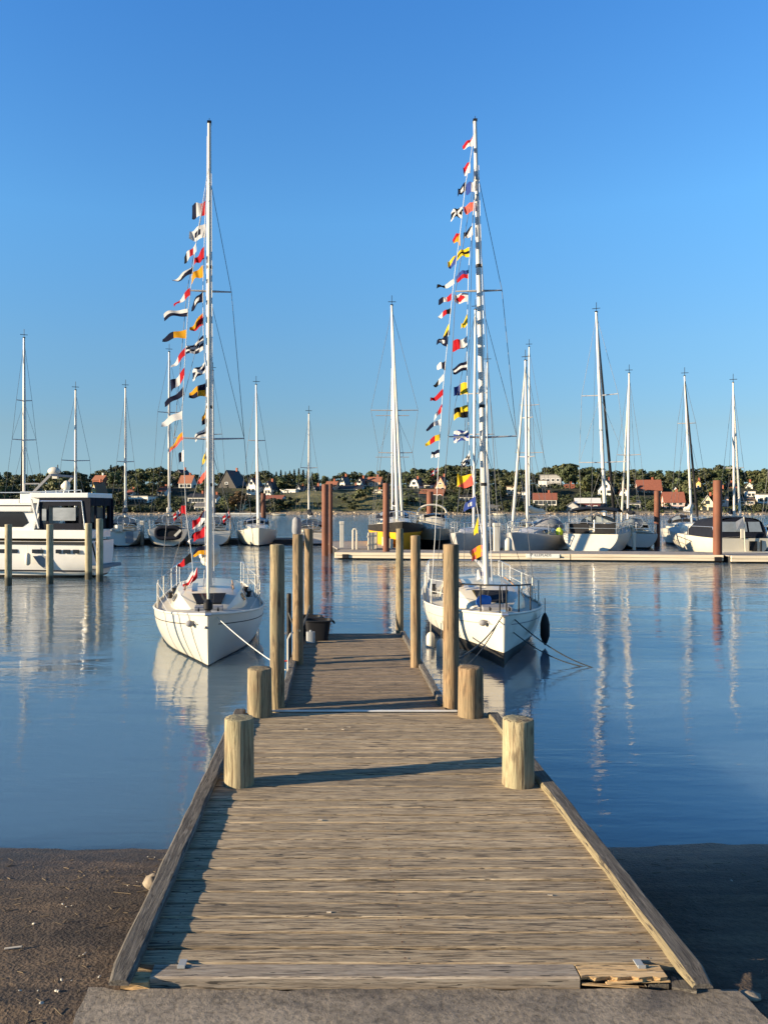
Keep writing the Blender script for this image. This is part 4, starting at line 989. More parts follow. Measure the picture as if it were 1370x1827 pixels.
pedestal(1131, 950, 982, 43.0, 6, 'low white pedestal right of the white cruiser stern')
hoop = empty('safety_ladder', (X_(633,41.5), 41.5, 0.37), 0, 'white hoop handrail of a safety ladder on the pontoon arm', 'ladder')
b = MB(); b.tube([(-0.10,0,0),(-0.10,0,1.0),(-0.05,0,1.08),(0.05,0,1.08),(0.10,0,1.0),(0.10,0,0)], 0.05, 8); b.build('rail', M['white2'], hoop, smooth=True)
fl = empty('floating_pontoon', (X_(190,54.5), 54.6, 0), R(0.5), 'dark low pontoon behind the row of left hand sterns', 'pontoon')
b = MB(); b.box((7.6,1.0,0.36), (15.2,1.8,0.06)); b.build('deck', M['pontoondeck'], fl)
b = MB(); b.box((7.6,1.0,0.17), (15.0,1.7,0.3)); b.build('float', M['floatdark'], fl)

# ------------------------------------------------------------------ other boats
def sprayhood(parent, y0, y1, w, z, h, mat, win=True):
    b = MB(); rings = []
    for i in range(6):
        t = i/5; y = y0+(y1-y0)*t; hh = h*(0.25+0.75*math.sin(math.pi/2*min(1,t*1.25))); ww = w*(0.86+0.14*t)
        rings.append([(ww*math.cos(a), y, z+hh*math.sin(a)**0.75 if 0 < a < math.pi else z) for a in [math.pi*k/12 for k in range(13)]])
    b.loft(rings); o = b.build('sprayhood', mat, parent, smooth=True, fix=False)
    if win:
        for k0, k1 in ((2,5),(7,10)):
            b = MB(); rr = []
            for i in (1,2,3): rr.append([Vector(rings[i][k])+Vector((0,-0.02,0.025)) for k in range(k0, k1+1)])
            b.loft(rr); b.build('window', M['clearglass'], o, smooth=True, fix=False)
        b = MB(); rr = [Vector(p)+Vector((0,0.02,-0.03)) for p in rings[-1][1:12]]; b.poly(rr); b.build('back_window', M['clearglass'], o, fix=False)
    return o
def far_sail(label, px, Y, rz, L, B, fb, mast_top, mpx=None, top_px=None, spr=(), hull_m='white', boot_m='blackpaint', boot=0.12, hood='darkcanvas', cover='navy', furl=None, stern=0.75, mast_f=0.42, mr=0.085, mm='mast', extras=(), name='sailboat', furl_r=0.09, group='sailboats moored in the harbour'):
    # px: waterline anchor = end of the boat nearest the viewer; rz=0 bow away? local +Y runs bow -> stern
    near_stern = abs(((rz+math.pi) % (2*math.pi))-math.pi) > math.pi/2
    if mpx is None: mpx = px
    if top_px is None: top_px = mpx
    dm = (1-mast_f)*L if near_stern else mast_f*L; th = 0.0
    for _ in range(12): th = math.asin(max(-0.85, min(0.85, (X_(mpx, Y+dm*math.cos(th))-X_(px, Y))/dm)))
    rz = math.pi-th if near_stern else -th; YM = Y+dm*math.cos(th)
    root = empty(name, (X_(px, Y), Y, 0), rz, label, 'sailboat', group)
    hb, top, beam, sheer = hull(L, B, fb, boot=boot, rake=0.8, stern=stern, bowp=0.72, vbow=0.85, pmid=0.42, N=18, tm=0.55, draft=0.5, trake=-0.35)
    # recentre so that the origin sits at the near end
    y_off = -L if near_stern else 0.0
    def sh(o): o.location = (0, y_off, 0); return o
    sh(hb.build('hull', [M[hull_m], M[boot_m]], root, smooth=True, angle=40))
    sh(deck_mb(top, 0.1).build('deck', M['deckgrey'], root, smooth=True))
    st = [(L*0.26, B*0.14, sheer(0.26), 0.05), (L*0.34, B*0.25, sheer(0.34), 0.32), (L*0.45, B*0.31, sheer(0.45), 0.40), (L*0.64, B*0.32, sheer(0.64), 0.45)]
    cb = sh(cabin_mb(st).build('cabin', M['white'] if hull_m != 'greyhull' else M['greyhull'], root, smooth=True, angle=30))
    for sg in (1,-1):
        for y0, y1 in ((L*0.36, L*0.44), (L*0.47, L*0.54), (L*0.56, L*0.62)):
            cabin_window(st, y0, y1, sg, 0.3, 0.78, 0.03).build('window', M['glass'], cb)
    ym = L*mast_f; foot = Vector((0, ym, sheer(mast_f)+0.35))
    lean = (top_px-mpx)*YM/F*math.cos(rz)
    before = set(root.children)
    mo, at = mast_set(root, foot, (lean, ym+0.05, Z_(mast_top+6, YM)), mr, M[mm], [(Z_(q, YM), hw*YM/F) for q, hw in spr], ym+0.3, beam(0.5)*0.92, Z_(mast_top+6, YM)-0.25,
                  (0, 0.15, fb[0]+0.12), (0, L-0.15, fb[2]+0.1), M[furl] if furl else None, 0.011, furl_r)
    for o in root.children:
        if o not in before: sh(o)
    bz = foot.z+0.75; b = MB(); b.tube([(0, ym+0.12, bz), (0, ym+0.36*L, bz+0.06)], 0.06, 8); bo = sh(b.build('boom', M['alu'], root, smooth=True))
    if cover:
        b = MB(); n = 10; b.tube([(0, ym+0.10+0.34*L*k/(n-1), bz+0.20+0.22*(1-k/(n-1))**4+0.02*math.sin(k*2.1)) for k in range(n)], [0.06]+[0.20-0.010*k+0.015*math.sin(k*3.1) for k in range(1, n-1)]+[0.05], 10)
        b.build('sail_cover', M[cover], bo, smooth=True)
    if hood: sh(sprayhood(root, L*0.60, L*0.74, B*0.33, sheer(0.66)+0.36, 0.62, M[hood]))
    b = MB(); yc = L*0.80
    for sg in (1,-1): b.bar((sg*B*0.27, L*0.66, sheer(0.7)+0.10), (sg*B*0.24, L*0.96, sheer(0.95)+0.09), 0.09, 0.22)
    b.box((0, L*0.97, sheer(0.97)+0.08), (B*0.55, 0.09, 0.2)); sh(b.build('cockpit_coaming', M['white2'], root))
    b = MB(); b.tube([(0, L*0.86, sheer(0.86)), (0, L*0.86, sheer(0.86)+0.75)], 0.05, 8)
    b.tube([(0.42*math.cos(k*math.pi/8), L*0.855, sheer(0.86)+0.72+0.42*math.sin(k*math.pi/8)) for k in range(17)], 0.025, 6); sh(b.build('steering_wheel', M['steel'], root, smooth=True))
    for nm, tss, hh in (('pulpit', [(0.16,1),(0.06,1),(0.012,0.6),(0.012,-0.6),(0.06,-1),(0.16,-1)], 0.6), ('pushpit', [(0.80,1),(0.92,1),(0.99,1),(0.99,-1),(0.92,-1),(0.80,-1)], 0.62)):
        b = MB(); pts = [(sg*max(0.05, beam(t)*0.93), t*L, sheer(t)+hh) for t, sg in tss]
        b.tube(pts, 0.022, 6); b.tube([(q[0],q[1],q[2]-hh*0.5) for q in pts], 0.016, 5)
        for q in pts: b.tube([(q[0], q[1], q[2]-hh), q], 0.018, 6)
        sh(b.build(nm, M['steel'], root, smooth=True))
    for sg in (1,-1):
        b = MB(); pts = [(sg*beam(t)*0.95, t*L, sheer(t)+0.6) for t in (0.16,0.32,0.48,0.64,0.80)]
        b.tube(pts, 0.010, 5); b.tube([(q[0],q[1],q[2]-0.28) for q in pts], 0.010, 5)
        for q in pts[1:4]: b.tube([(q[0],q[1],q[2]-0.6), q], 0.016, 6)
        sh(b.build('guard_rail', M['steel'], root))
    for e in extras:
        if e == 'dinghy_flag': pass
    root['_L'] = L; del root['_L']
    return root, sheer, beam, y_off
def stern_flag(root, L, sheer, y_off, x, colr='r', cross=True):
    b = MB(); b.tube([(x, L*0.99+y_off, sheer(0.99)+0.1), (x+0.1, L*0.99+0.45+y_off, sheer(0.99)+1.5)], 0.02, 6); so_ = b.build('flagstaff', M['teak'], root)
    b = MB(); nu, nv = 14, 10; ids = []
    for j in range(nv+1):
        ids.append([b.vert((x+0.08+0.035*math.sin(i*0.9+j*0.5)+0.62*i/nu*0.75, L*0.99+0.40+y_off+0.05*math.sin(i*0.8), sheer(0.99)+1.42-0.5*j/nv-0.42*i/nu)) for i in range(nu+1)])
    fn = pat('+rw') if cross else pat('=w')
    for j in range(nv):
        for i in range(nu): b.face((ids[j][i], ids[j][i+1], ids[j+1][i+1], ids[j+1][i]), FI[fn((i+.5)/nu, (j+.5)/nv)])
    o = b.build('ensign', FLAGM, so_, smooth=True, fix=False); o['label'] = 'red ensign with a white cross' if cross else 'plain white flag'
PI = math.pi
# left hand row, sterns or bows towards the viewer
far_sail('sailboat hidden behind the motor yacht, tall mast at the far left', 52, 47, R(176), 10.5, 3.2, (1.2,0.95,0.95), 597, mpx=43, spr=[(715,13),(785,20)], furl='darkcanvas', mr=0.10)
far_sail('sailboat behind the motor yacht, mast rising over its canopy roof', 137, 50, R(180), 9.0, 2.9, (1.1,0.9,0.9), 690, mpx=135, spr=[(822,24)], furl='sail', mr=0.09)
r_, sh_, bm_, yo_ = far_sail('sailboat with grey windowed sprayhood, white stern just right of the motor yacht', 219, 52, R(170), 9.2, 2.6, (1.2,0.95,1.0), 686, mpx=224, spr=[(824,15)], furl=None, cover='black', stern=0.8, mr=0.085, boot=0.08)
b = MB(); b.box((-0.45, 9.2+yo_+0.36, 0.62), (0.5,0.05,0.75)); b.build('boarding_hatch', M['greycanvas'], r_, bevel=0.02)
b = MB(); b.tube([(0.25,9.2+yo_+0.1,1.42),(0.25,9.2+yo_+0.1,1.0)], 0.25, 10); b.build('stern_locker', M['white2'], r_, smooth=True)
r_, sh_, bm_, yo_ = far_sail('white sailboat with a dark inflatable dinghy hung across its stern', 300, 52, R(181), 9.5, 2.95, (1.25,1.0,1.15), 622, mpx=302, top_px=302, spr=[(736,20)], hood='greycanvas', furl=None, cover='sail', stern=0.85, mr=0.095, boot=0.07)
stern_flag(r_, 9.5, sh_, yo_, -0.9)
d = empty('inflatable_dinghy', (X_(300,51.3), 51.35, 0.62), 0, 'dark grey inflatable dinghy slung on its side across a white stern', 'dinghy')
b = MB(); ring = []
for k in range(33):
    a = 2*PI*k/32; ring.append((0.80*math.copysign(abs(math.cos(a))**0.6, math.cos(a)), 0, 0.30+0.36*math.copysign(abs(math.sin(a))**0.7, math.sin(a))))
b.tube(ring, 0.13, 10, caps=False); b.build('tube', M['navy'], d, smooth=True)
b = MB(); b.poly([(p[0]*0.95, 0.05, p[2]) for p in ring[:-1]]); b.build('floor', M['darkcanvas'], d)
b = MB(); b.bar((0.45,-0.16,0.1),(0.85,-0.16,0.5),0.03,0.16); b.build('oar', M['sail'], d)
r_, sh_, bm_, yo_ = far_sail('white sailboat partly behind the left mast, red and white ensign at its stern', 384, 53, R(172), 9.0, 2.6, (1.2,0.95,1.0), 655, mpx=380, spr=[(775,16)], furl=None, cover='navy', stern=0.78, boot=0.10)
stern_flag(r_, 9.0, sh_, yo_, -1.05)
d = empty('inflatable_dinghy', (X_(352,52.3), 52.0, 0.05), R(8), 'grey inflatable dinghy with a red cover floating by the ensign', 'dinghy')
b = MB(); ring = [(0.62*math.sin(PI*k/10)*(1 if k < 6 else 1), 0, 0) for k in range(2)]
pts = [(-0.6,2.4,0.2),(-0.62,1.0,0.2),(-0.45,0.25,0.25),(0,-0.1,0.32),(0.45,0.25,0.25),(0.62,1.0,0.2),(0.6,2.4,0.2)]
b.tube(pts, 0.2, 10); b.build('tube', M['greyhull'], d, smooth=True)
b = MB(); b.box((0,1.3,0.12),(1.0,2.2,0.06)); b.build('floor', M['greycanvas'], d)
b = MB(); b.ball((0.1,0.9,0.55), 0.42, 12, 8, (1.1,0.9,0.9)); b.build('cover', M['flag_r'], d, smooth=True)
far_sail('grey shaded sloop with a sunlit white bow, lone bow among the left row', 462, 51, R(-24), 9.0, 2.9, (1.25,0.95,0.95), 680, mpx=460, top_px=457, spr=[(786,15)], furl='sail', cover='navy', hull_m='white', boot_m='navy', boot=0.10, mr=0.08, mast_f=0.30)
far_sail('small sailboat with an arched dark sprayhood behind the jetty posts', 560, 54, R(168), 7.8, 2.6, (1.05,0.8,0.85), 732, mpx=551, spr=[(835,15)], furl=None, cover='darkcanvas', mr=0.07)
# outboard on a bracket, grey cowl seen above the post
ob = empty('outboard_motor', (X_(529,50.5), 50.6, 0.25), 0, 'tilted grey outboard motor standing up behind the rope tied post', 'outboard motor')
b = MB(); b.tube([(0,0,0.5),(0,0,0.75),(0.02,0,1.15),(0.0,0,1.55),(-0.05,0,1.72)], [0.18,0.30,0.31,0.27,0.12], 14); b.build('cowl', M['greycanvas'], ob, smooth=True)
b = MB(); b.box((0,0,0.25),(0.22,0.22,0.6)); b.build('leg', M['darkcanvas'], ob, bevel=0.03)
# pontoon row
ky = 44.0
r_, sh_, bm_, yo_ = far_sail('large two masted yacht with black topsides over a bright yellow lower hull', 718, 43.2, R(12), 11.0, 3.4, (1.8,1.5,1.45), 538, mpx=709, top_px=699, spr=[(732,42),(808,30)], hull_m='blackpaint', boot_m='yellowhull', boot=1.18, hood='navy', cover='navy', furl='sail', mr=0.11, mast_f=0.36)
b = MB(); b.tube([(0,8.6,1.7),(0.0,8.65,Z_(648,50))], 0.08, 10); m2 = b.build('mizzen_mast', M['mast'], r_, smooth=True)
for z_ in (Z_(735,50), Z_(812,50)):
    b = MB(); b.tube([(-1.1,8.7,z_),(1.1,8.7,z_)], 0.03, 6); b.build('spreader', M['alu'], m2)
b = MB()
for q in ((-1.3,8.9,1.5),(1.3,8.9,1.5),(0,6.0,2.2)): wire(b, (0,8.65,Z_(652,50)), q, 0.014)
b.build('mizzen_stays', M['wire'], r_)
# left side of that yacht: wooden boarding rack
b = MB()
for k in range(6): b.box((-0.28*k, 0, 0.45), (0.2,0.04,0.9))
b.box((-0.7,0.03,0.7),(1.7,0.03,0.08)); b.box((-0.7,0.03,0.25),(1.7,0.03,0.08))
o = b.build('pallet_fence', M['pontoonside']); o.location = (X_(672,42.2), 42.4, 0.37); o.rotation_euler = (0,0,R(70)); tag(o, 'pale slatted timber rack on the pontoon beside the yellow hulled yacht', 'rack')

def motor_cruiser(label, px, Y, rz, L, B, fb, col, stripe, kind):
    root = empty('cabin_cruiser', (X_(px,Y), Y, 0), rz, label, 'motorboat', 'motorboats on the pontoon')
    hb, top, beam, sheer = hull(L, B, fb, boot=stripe, rake=1.0, stern=0.92, bowp=0.6, vbow=0.9, pmid=0.3, N=18, tm=0.5, draft=0.4, trake=0.05)
    near_stern = abs(rz) > PI/2; yo = -L if near_stern else 0
    def sh(o): o.location = (0, yo, 0); return o
    sh(hb.build('hull', [M['white'], M['blackpaint']], root, smooth=True, angle=40)); sh(deck_mb(top, 0.08).build('deck', M['deckgrey'], root, smooth=True))
    if kind == 'bow':
        st = [(L*0.30,B*0.22,sheer(.3),0.1),(L*0.42,B*0.36,sheer(.42),0.75),(L*0.5,B*0.38,sheer(.5),1.0),(L*0.82,B*0.38,sheer(.8),1.05)]
        cb = sh(cabin_mb(st).build('cabin', M['white'], root, smooth=True, angle=30))
        b = MB(); w0, w1 = B*0.25, B*0.25
        b.loft([[(-w0,L*0.385,sheer(.4)+0.55),(w0,L*0.385,sheer(.4)+0.55)],[(-w1,L*0.46,sheer(.46)+0.98),(w1,L*0.46,sheer(.46)+0.98)]]); b.build('windscreen', M['glass'], cb)
        for sg in (1,-1): cabin_window(st, L*0.5, L*0.75, sg, 0.45, 0.85, 0.03).build('window', M['glass'], cb)
        b = MB(); pts = [(B*0.36*math.cos(a), L*0.62, sheer(.6)+0.9+0.75*math.sin(a)**0.6 if 0 < a < PI else sheer(.6)+0.9) for a in [PI*k/12 for k in range(13)]]; b.tube(pts, 0.06, 8); b.build('radar_arch', M['white2'], root, smooth=True).location = (0,yo,0)
        pts = [(sg*max(.06,beam(t)*.9), t*L, sheer(t)+0.6) for t, sg in [(0.4,1),(0.2,1),(0.05,1),(0.05,-1),(0.2,-1),(0.4,-1)]]
        b = MB(); b.tube(pts, 0.022, 6)
        for q in pts: b.tube([(q[0],q[1],q[2]-.6), q], 0.018, 5)
        sh(b.build('pulpit', M['steel'], root))
    else:
        # transom end in view: canopy on hoops, dark side curtains, clear windows, swim platform
        b = MB(); b.box((0, L+0.25, 0.28), (B*0.86, 0.6, 0.08)); sh(b.build('swim_platform', M['white2'], root, bevel=0.02))
        st = [(L*0.25,B*0.2,sheer(.25),0.1),(L*0.38,B*0.36,sheer(.38),0.5),(L*0.6,B*0.40,sheer(.6),0.7),(L*0.66,B*0.4,sheer(.66),0.7)]
        cb = sh(cabin_mb(st).build('cabin', M['white'], root, smooth=True, angle=30))
        b = MB(); rings = []; zc = sheer(.8)
        for y, h in ((L*0.56,0.55),(L*0.64,0.98),(L*0.80,1.10),(L*0.95,1.05)):
            rings.append([(B*0.44*math.copysign(abs(math.cos(a))**0.55, math.cos(a)), y, zc+h*abs(math.sin(a))**0.5 if 0 < k < 16 else zc) for k, a in enumerate([PI*k/16 for k in range(17)])])
        b.loft(rings); cn = sh(b.build('canopy', M[col], root, smooth=True, fix=False))
        b = MB(); yb = L*0.972
        b.poly([(B*0.44*math.cos(a), L*0.975-L*0.025*math.sin(a)**0.5, zc+1.04*math.sin(a)**0.5) if 0 < k < 16 else (B*0.44*math.cos(a), L*0.975, zc) for k, a in enumerate([PI*k/16 for k in range(17)])]); b.build('rear_curtain', M[col], cn, fix=False)
        b.v = []; b = MB()
        def up(q, t): return (B*0.40*q, L*0.975-L*0.0095-(L*0.014)*t+0.05, zc+0.30+0.62*t)
        for q0, q1 in ((-0.92,-0.36),(-0.28,0.9)):
            b = MB(); b.quad(up(q0,0.02), up(q1,0.02), up(q1*0.93,0.85), up(q0*0.9,0.85)); b.build('window', M['clearglass'], cn, fix=False)
        b = MB(); b.box((0.05, L+0.03, zc+0.22), (0.22,0.05,0.5)); sh(b.build('transom_door', M['white2'], root, bevel=0.02))
        for sg in (1,-1):
            b = MB(); b.tube([(sg*B*0.46, L*0.6, zc+0.05),(sg*B*0.46, L*0.6, zc+0.55),(sg*B*0.46, L*0.95, zc+0.55),(sg*B*0.46, L*0.97, zc+0.05)], 0.022, 6); sh(b.build('rail', M['steel'], root))
    return root, sheer, beam, yo
motor_cruiser('small white cabin cruiser, bow on with dark windscreen and black lower bow', 783, 46.5, R(-2), 7.0, 2.6, (1.35,1.15,1.0), 'white', 0.62, 'bow')
r_, sh_, bm_, yo_ = motor_cruiser('white motorboat with black canopy, stern on behind the thick rusty pile', 1326, 40.4, R(180), 8.0, 3.0, (1.4,1.1,1.0), 'navy', 0.08, 'stern')
b = MB(); b.tube([(-0.05,0.1,0.3),(0.12,0.28,2.1)], 0.025, 6); fs_ = b.build('flagstaff', M['white2'], r_)
b = MB(); b.quad((0.12,0.28,2.1),(0.55,0.3,1.85),(0.50,0.32,1.45),(0.10,0.27,1.65)); b.build('ensign', M['flag_w'], fs_, fix=False)
b = MB(); b.box((-0.9,0.02,0.6),(0.06,0.06,0.6)); b.box((-0.5,0.02,0.6),(0.4,0.03,0.5)); b.build('transom_locker', M['darkcanvas'], r_)
# motor sailer: white transom, black bimini and sprayhood
r_, sh_, bm_, yo_ = far_sail('big cruising yacht, broad white transom and black bimini over its cockpit', 1053, 42.4, R(176), 11.5, 3.05, (1.5,1.2,1.15), 549, mpx=1080, top_px=1063, spr=[(705,31),(825,40)], furl='darkcanvas', cover='navy', hood='darkcanvas', stern=0.93, mr=0.11, boot=0.10, mast_f=0.44, furl_r=0.11)
b = MB(); rings = []
for y, dz in ((7.6,-0.15),(8.4,0.0),(9.6,0.03),(10.6,-0.12)):
    rings.append([(1.35*math.sin(a)*1.0, y+yo_, 2.62+dz+0.22*(math.cos(a)-1)) for a in [(-1+2*k/10)*1.2 for k in range(11)]])
rings2 = [[(p[0],p[1],p[2]-0.06) for p in r] for r in rings]
b.loft(rings); b.loft([list(reversed(r)) for r in rings2])
b.build('bimini', M['darkcanvas'], r_, smooth=True, fix=False)
for sg in (1,-1):
    b = MB(); b.tube([(sg*1.3, 10.4+yo_, 1.15), (sg*1.28, 10.5+yo_, 2.35)], 0.03, 6); b.build('bimini_pole', M['steel'], r_)
for x_ in (-0.72, 0.62):
    b = MB(); b.box((x_, 11.3+yo_, 1.45), (1.05,0.10,0.52)); b.build('cockpit_curtain', M['darkcanvas'], r_, bevel=0.03)
# others behind and beside
far_sail('grey hulled sailboat moored just behind the right flagged boat', 812, 42.6, R(-30), 8.2, 2.7, (1.2,1.0,0.95), 546, mpx=845, top_px=848, spr=[(702,22),(775,17)], hull_m='greyhull', hood=None, cover='navy', furl=None, mast_f=0.45)
far_sail('dark covered sailboat between the service post and the white fendered bow', 868, 46.5, R(20), 7.5, 2.4, (1.0,0.85,0.85), 640, mpx=869, spr=[(775,12)], hull_m='greyhull', hood='navy', cover='navy', furl=None, mr=0.06)
r_, sh_, bm_, yo_ = far_sail('pale grey sailboat with a white fender at its bow and a clear sprayhood', 912, 41.8, R(-28), 9.2, 2.8, (1.25,1.0,0.95), 636, mpx=941, top_px=936, spr=[(745,11),(815,14)], hull_m='greyhull', hood='greycanvas', cover='sail', furl='sail', mr=0.085, mast_f=0.30)
far_sail('sailboat behind the pale grey one, its mast just to the right', 952, 55, R(178), 9.0, 2.8, (1.1,0.9,0.9), 613, mpx=944, spr=[(723,17),(808,24)], furl=None, mr=0.075)
fender('fender', Vector((X_(906,41.3), 41.3, 1.02)), 0.22, 1.0, M['white2'], 'fat white fender hanging at the bow of the pale grey sailboat')
b = MB(); b.ball((0,0,0), 0.26, 12, 8, (0.8,0.5,1.1)); o = b.build('horseshoe_buoy', M['lime'], smooth=True); o.location = P(998,950,45.2); tag(o, 'fluorescent yellow horseshoe buoy on the rail of the pale grey sailboat', 'lifebuoy')
r_, sh_, bm_, yo_ = far_sail('sailboat with a ring buoy on its stern rail, left of the thin rusty pile', 1140, 49, R(172), 8.6, 2.7, (1.1,0.9,0.95), 660, mpx=1120, top_px=1122, spr=[(812,20)], furl='sail', cover='darkcanvas', hood='darkcanvas', stern=0.8)
b = MB(); b.tube([(0.27*math.cos(2*PI*k/16), 0, 0.27*math.sin(2*PI*k/16)) for k in range(17)], 0.09, 8, caps=False); o = b.build('ring_buoy', pm('cream_buoy', (0.72,0.55,0.38), 0.6), smooth=True); o.location = P(1122,947,48.7); tag(o, 'cream ring buoy hung on a stern rail', 'lifebuoy')
far_sail('white sailboat bow on with sunlit side, right of the thin rusty pile', 1246, 51, R(22), 8.8, 3.0, (1.35,1.1,1.0), 664, mpx=1234, top_px=1222, spr=[(755,15)], furl='darkcanvas', cover='sail', hood='darkcanvas', mast_f=0.28, mr=0.08)
far_sail('sailboat hidden behind the black canopied motorboat, mast with a white antenna', 1322, 50, R(-6), 9.0, 2.8, (1.1,0.9,0.9), 676, mpx=1310, top_px=1308, spr=[(835,16)], furl='sail', cover='navy', mr=0.08)
far_sail('sailboat cut off by the right picture edge', 1398, 44, R(176), 8.5, 2.8, (1.1,0.9,0.9), 640, furl=None, spr=[(760,15)], hull_m='white', cover='navy')

# ------------------------------------------------------------------ motor yacht on the left
yw = 28.4
my = empty('motor_yacht', (X_(158,yw), yw+1.8, 0), R(90), 'large white motor yacht with a dark canvas aft enclosure behind wooden piles', 'motor yacht')

# local: built directly in world axes through a child offset: x to the left is the bow
def myp(px, py, dy=0.0): v = P(px if px < 60 else 60+(px-60)*0.80, py, yw); return Vector((v.x, v.y+dy, v.z))
inv = Matrix.Translation(my.location) @ Matrix.Rotation(R(90), 4, 'Z'); inv = inv.inverted()
def mbuild(b, nm, mats, parent=None, **k):
    b.v = [tuple(inv @ Vector((p[0], yw+(p[1]-yw)*0.62, p[2]))) for p in b.v]
    return b.build(nm, mats, my if parent is None else parent, **k)
x1 = X_(158,yw); BW = 3.6; M['yachtwhite'] = pm('yacht_white', (0.74,0.72,0.67), 0.3, var=0.04, coat=0.3)
hb, top, beam, sheer = hull(12.5, BW, (1.75,1.42,1.36), boot=0.10, rake=1.3, stern=0.96, bowp=0.55, vbow=0.9, pmid=0.22, N=24, tm=0.45, draft=0.5, trake=0.0)
rot = Matrix.Translation(Vector((x1-12.5, yw+1.8, 0))) @ Matrix.Rotation(R(-90), 4, 'Z')
hb.v = [tuple(rot @ Vector(p)) for p in hb.v]; mbuild(hb, 'hull', [M['yachtwhite'], M['blackpaint']], smooth=True, angle=35)
dk = deck_mb(top, 0.05); dk.v = [tuple(rot @ Vector(p)) for p in dk.v]; mbuild(dk, 'deck', M['deckgrey'], smooth=True)
ys = yw+0.0
def sidebox(px0, px1, py0, py1, dy0, dy1, nm, mat, bev=0.0, parent=None):
    a, c = myp(px0, py1), myp(px1, py0); b = MB()
    b.box(((a.x+c.x)/2, yw+(dy0+dy1)/2, (a.z+c.z)/2), (c.x-a.x, dy1-dy0, c.z-a.z)); return mbuild(b, nm, mat, parent, bevel=bev)
sidebox(-60, 183, 967, 972, -0.035, 0.0, 'rubbing_strake', M['black'])
sidebox(-60, 183, 1018, 1021, -0.012, 0.02, 'waterline_stripe', M['navy'])
for a_, c_ in ((-30,22),(50,75),(104,117),(122,139),(145,160)): sidebox(a_, c_, 981, 988, 0.0, 0.03, 'hull_window', M['glass'], 0.01)
sidebox(-60, 176, 946, 962, 0.05, 3.5, 'bulwark', M['yachtwhite'], 0.03)
# curved dark blue-grey graphic on the hull side
b = MB(); b.poly([myp(52,993,-0.006), myp(84,993,-0.006), myp(84,1017,-0.006), myp(78,1016,-0.006), myp(64,1008,-0.006)]); mbuild(b, 'hull_graphic', M['greycanvas'], fix=False)
# cabin forward, with raked dark window and roof overhang
b = MB()
o3 = [myp(-140,946), myp(48,946), myp(58,920), myp(56,900), myp(-80,900), myp(-120,925)]
ids0 = [(p.x, yw+0.35, p.z) for p in o3]; ids1 = [(p.x, yw+3.25, p.z) for p in o3]
b.loft([ids0, ids1], True, True, True); cb = mbuild(b, 'cabin', M['yachtwhite'])
b = MB(); o4 = [myp(-100,941), myp(26,941), myp(38,933), myp(28,914), myp(-85,914)]; b.loft([[(p.x, yw+0.33, p.z) for p in o4],[(p.x, yw+0.40, p.z) for p in o4]], True, True, True); mbuild(b, 'side_window', M['glass'], cb)
sidebox(-110, 47, 898, 913, 0.15, 3.45, 'cabin_roof', M['yachtwhite'], 0.04)
sidebox(-110, 46, 901, 903, 0.13, 0.16, 'roof_line', M['black'])
sidebox(-70, 20, 890, 899, 0.4, 3.2, 'flybridge_base', M['yachtwhite'], 0.05)
sidebox(20, 62, 876, 898, 0.4, 3.2, 'flybridge_coaming', M['yachtwhite'], 0.04)
# aft enclosure: hard top, dark canvas walls, clear panels
hardtop = sidebox(45, 180, 879, 888, 0.10, 3.5, 'hardtop', M['yachtwhite'], 0.03)
b = MB(); xa, xb_ = myp(62,0).x, myp(180,0).x; zt, zb2 = Z_(888,yw), Z_(946,yw)
for yy in (0.18, 3.4): b.box(((xa+xb_)/2, yw+yy, zt-0.14), (xb_-xa, 0.05, 0.30))
b.box(((xa+xb_)/2, yw+3.4, zb2+0.2), (xb_-xa, 0.05, 0.42))
b.box((xb_-0.03, yw+1.8, zt-0.14), (0.05, 3.2, 0.30))
for yy in (0.30, 1.2, 2.4, 3.2): b.box((xb_-0.03, yw+yy, (zt+zb2)/2), (0.06, 0.16, zt-zb2-0.02))
for px_ in (66, 81, 160, 176):
    for yy in (0.18, 3.4): b.box((myp(px_,0).x, yw+yy, (zt+zb2)/2), (0.11 if px_ < 170 else 0.26, 0.048, zt-zb2-0.04))
cv = mbuild(b, 'canvas_enclosure', M['navy'])
sidebox(66, 174, 934, 945, 0.16, 0.21, 'lower_curtain', M['navy'], 0.0, cv)
sidebox(83, 158, 905, 934, 3.37, 3.44, 'clear_panel', M['clearglass'], 0.0, cv)
M['vinyl'] = pm('grey_clear_vinyl', (0.30,0.32,0.33), 0.08, var=0.3, scale=1.2, stretch=(1,1,2))
sidebox(96, 150, 906, 929, 0.10, 0.125, 'clear_panel', M['vinyl'], 0.0, cv)
sidebox(70, 80, 908, 929, 0.10, 0.125, 'clear_panel', M['vinyl'], 0.0, cv)
b = MB(); b.bar(myp(47,890,0.1), myp(62,943,0.1), 0.12, 0.05); b.bar(myp(62,892,0.1), myp(52,944,0.1), 0.06, 0.06); mbuild(b, 'canopy_strut', M['yachtwhite'])
b = MB(); b.tube([myp(63,894,0.12), myp(164,894,0.12), myp(172,944,0.12)], 0.03, 6); mbuild(b, 'canopy_frame', M['steel'])
sidebox(112, 121, 924, 942, 1.6, 2.1, 'helm_seat', M['darkcanvas'], 0.03); sidebox(133, 146, 921, 944, 1.2, 1.8, 'helm_console', M['black'], 0.03)
sidebox(183, 206, 1010, 1016, 0.3, 3.3, 'swim_platform', M['greycanvas'], 0.03)
b = MB(); b.bar(myp(184,970,0.4), myp(197,1011,0.4), 0.05, 0.05); b.bar(myp(187,968,0.7), myp(199,1011,0.7), 0.05, 0.05); mbuild(b, 'platform_strut', M['black'])
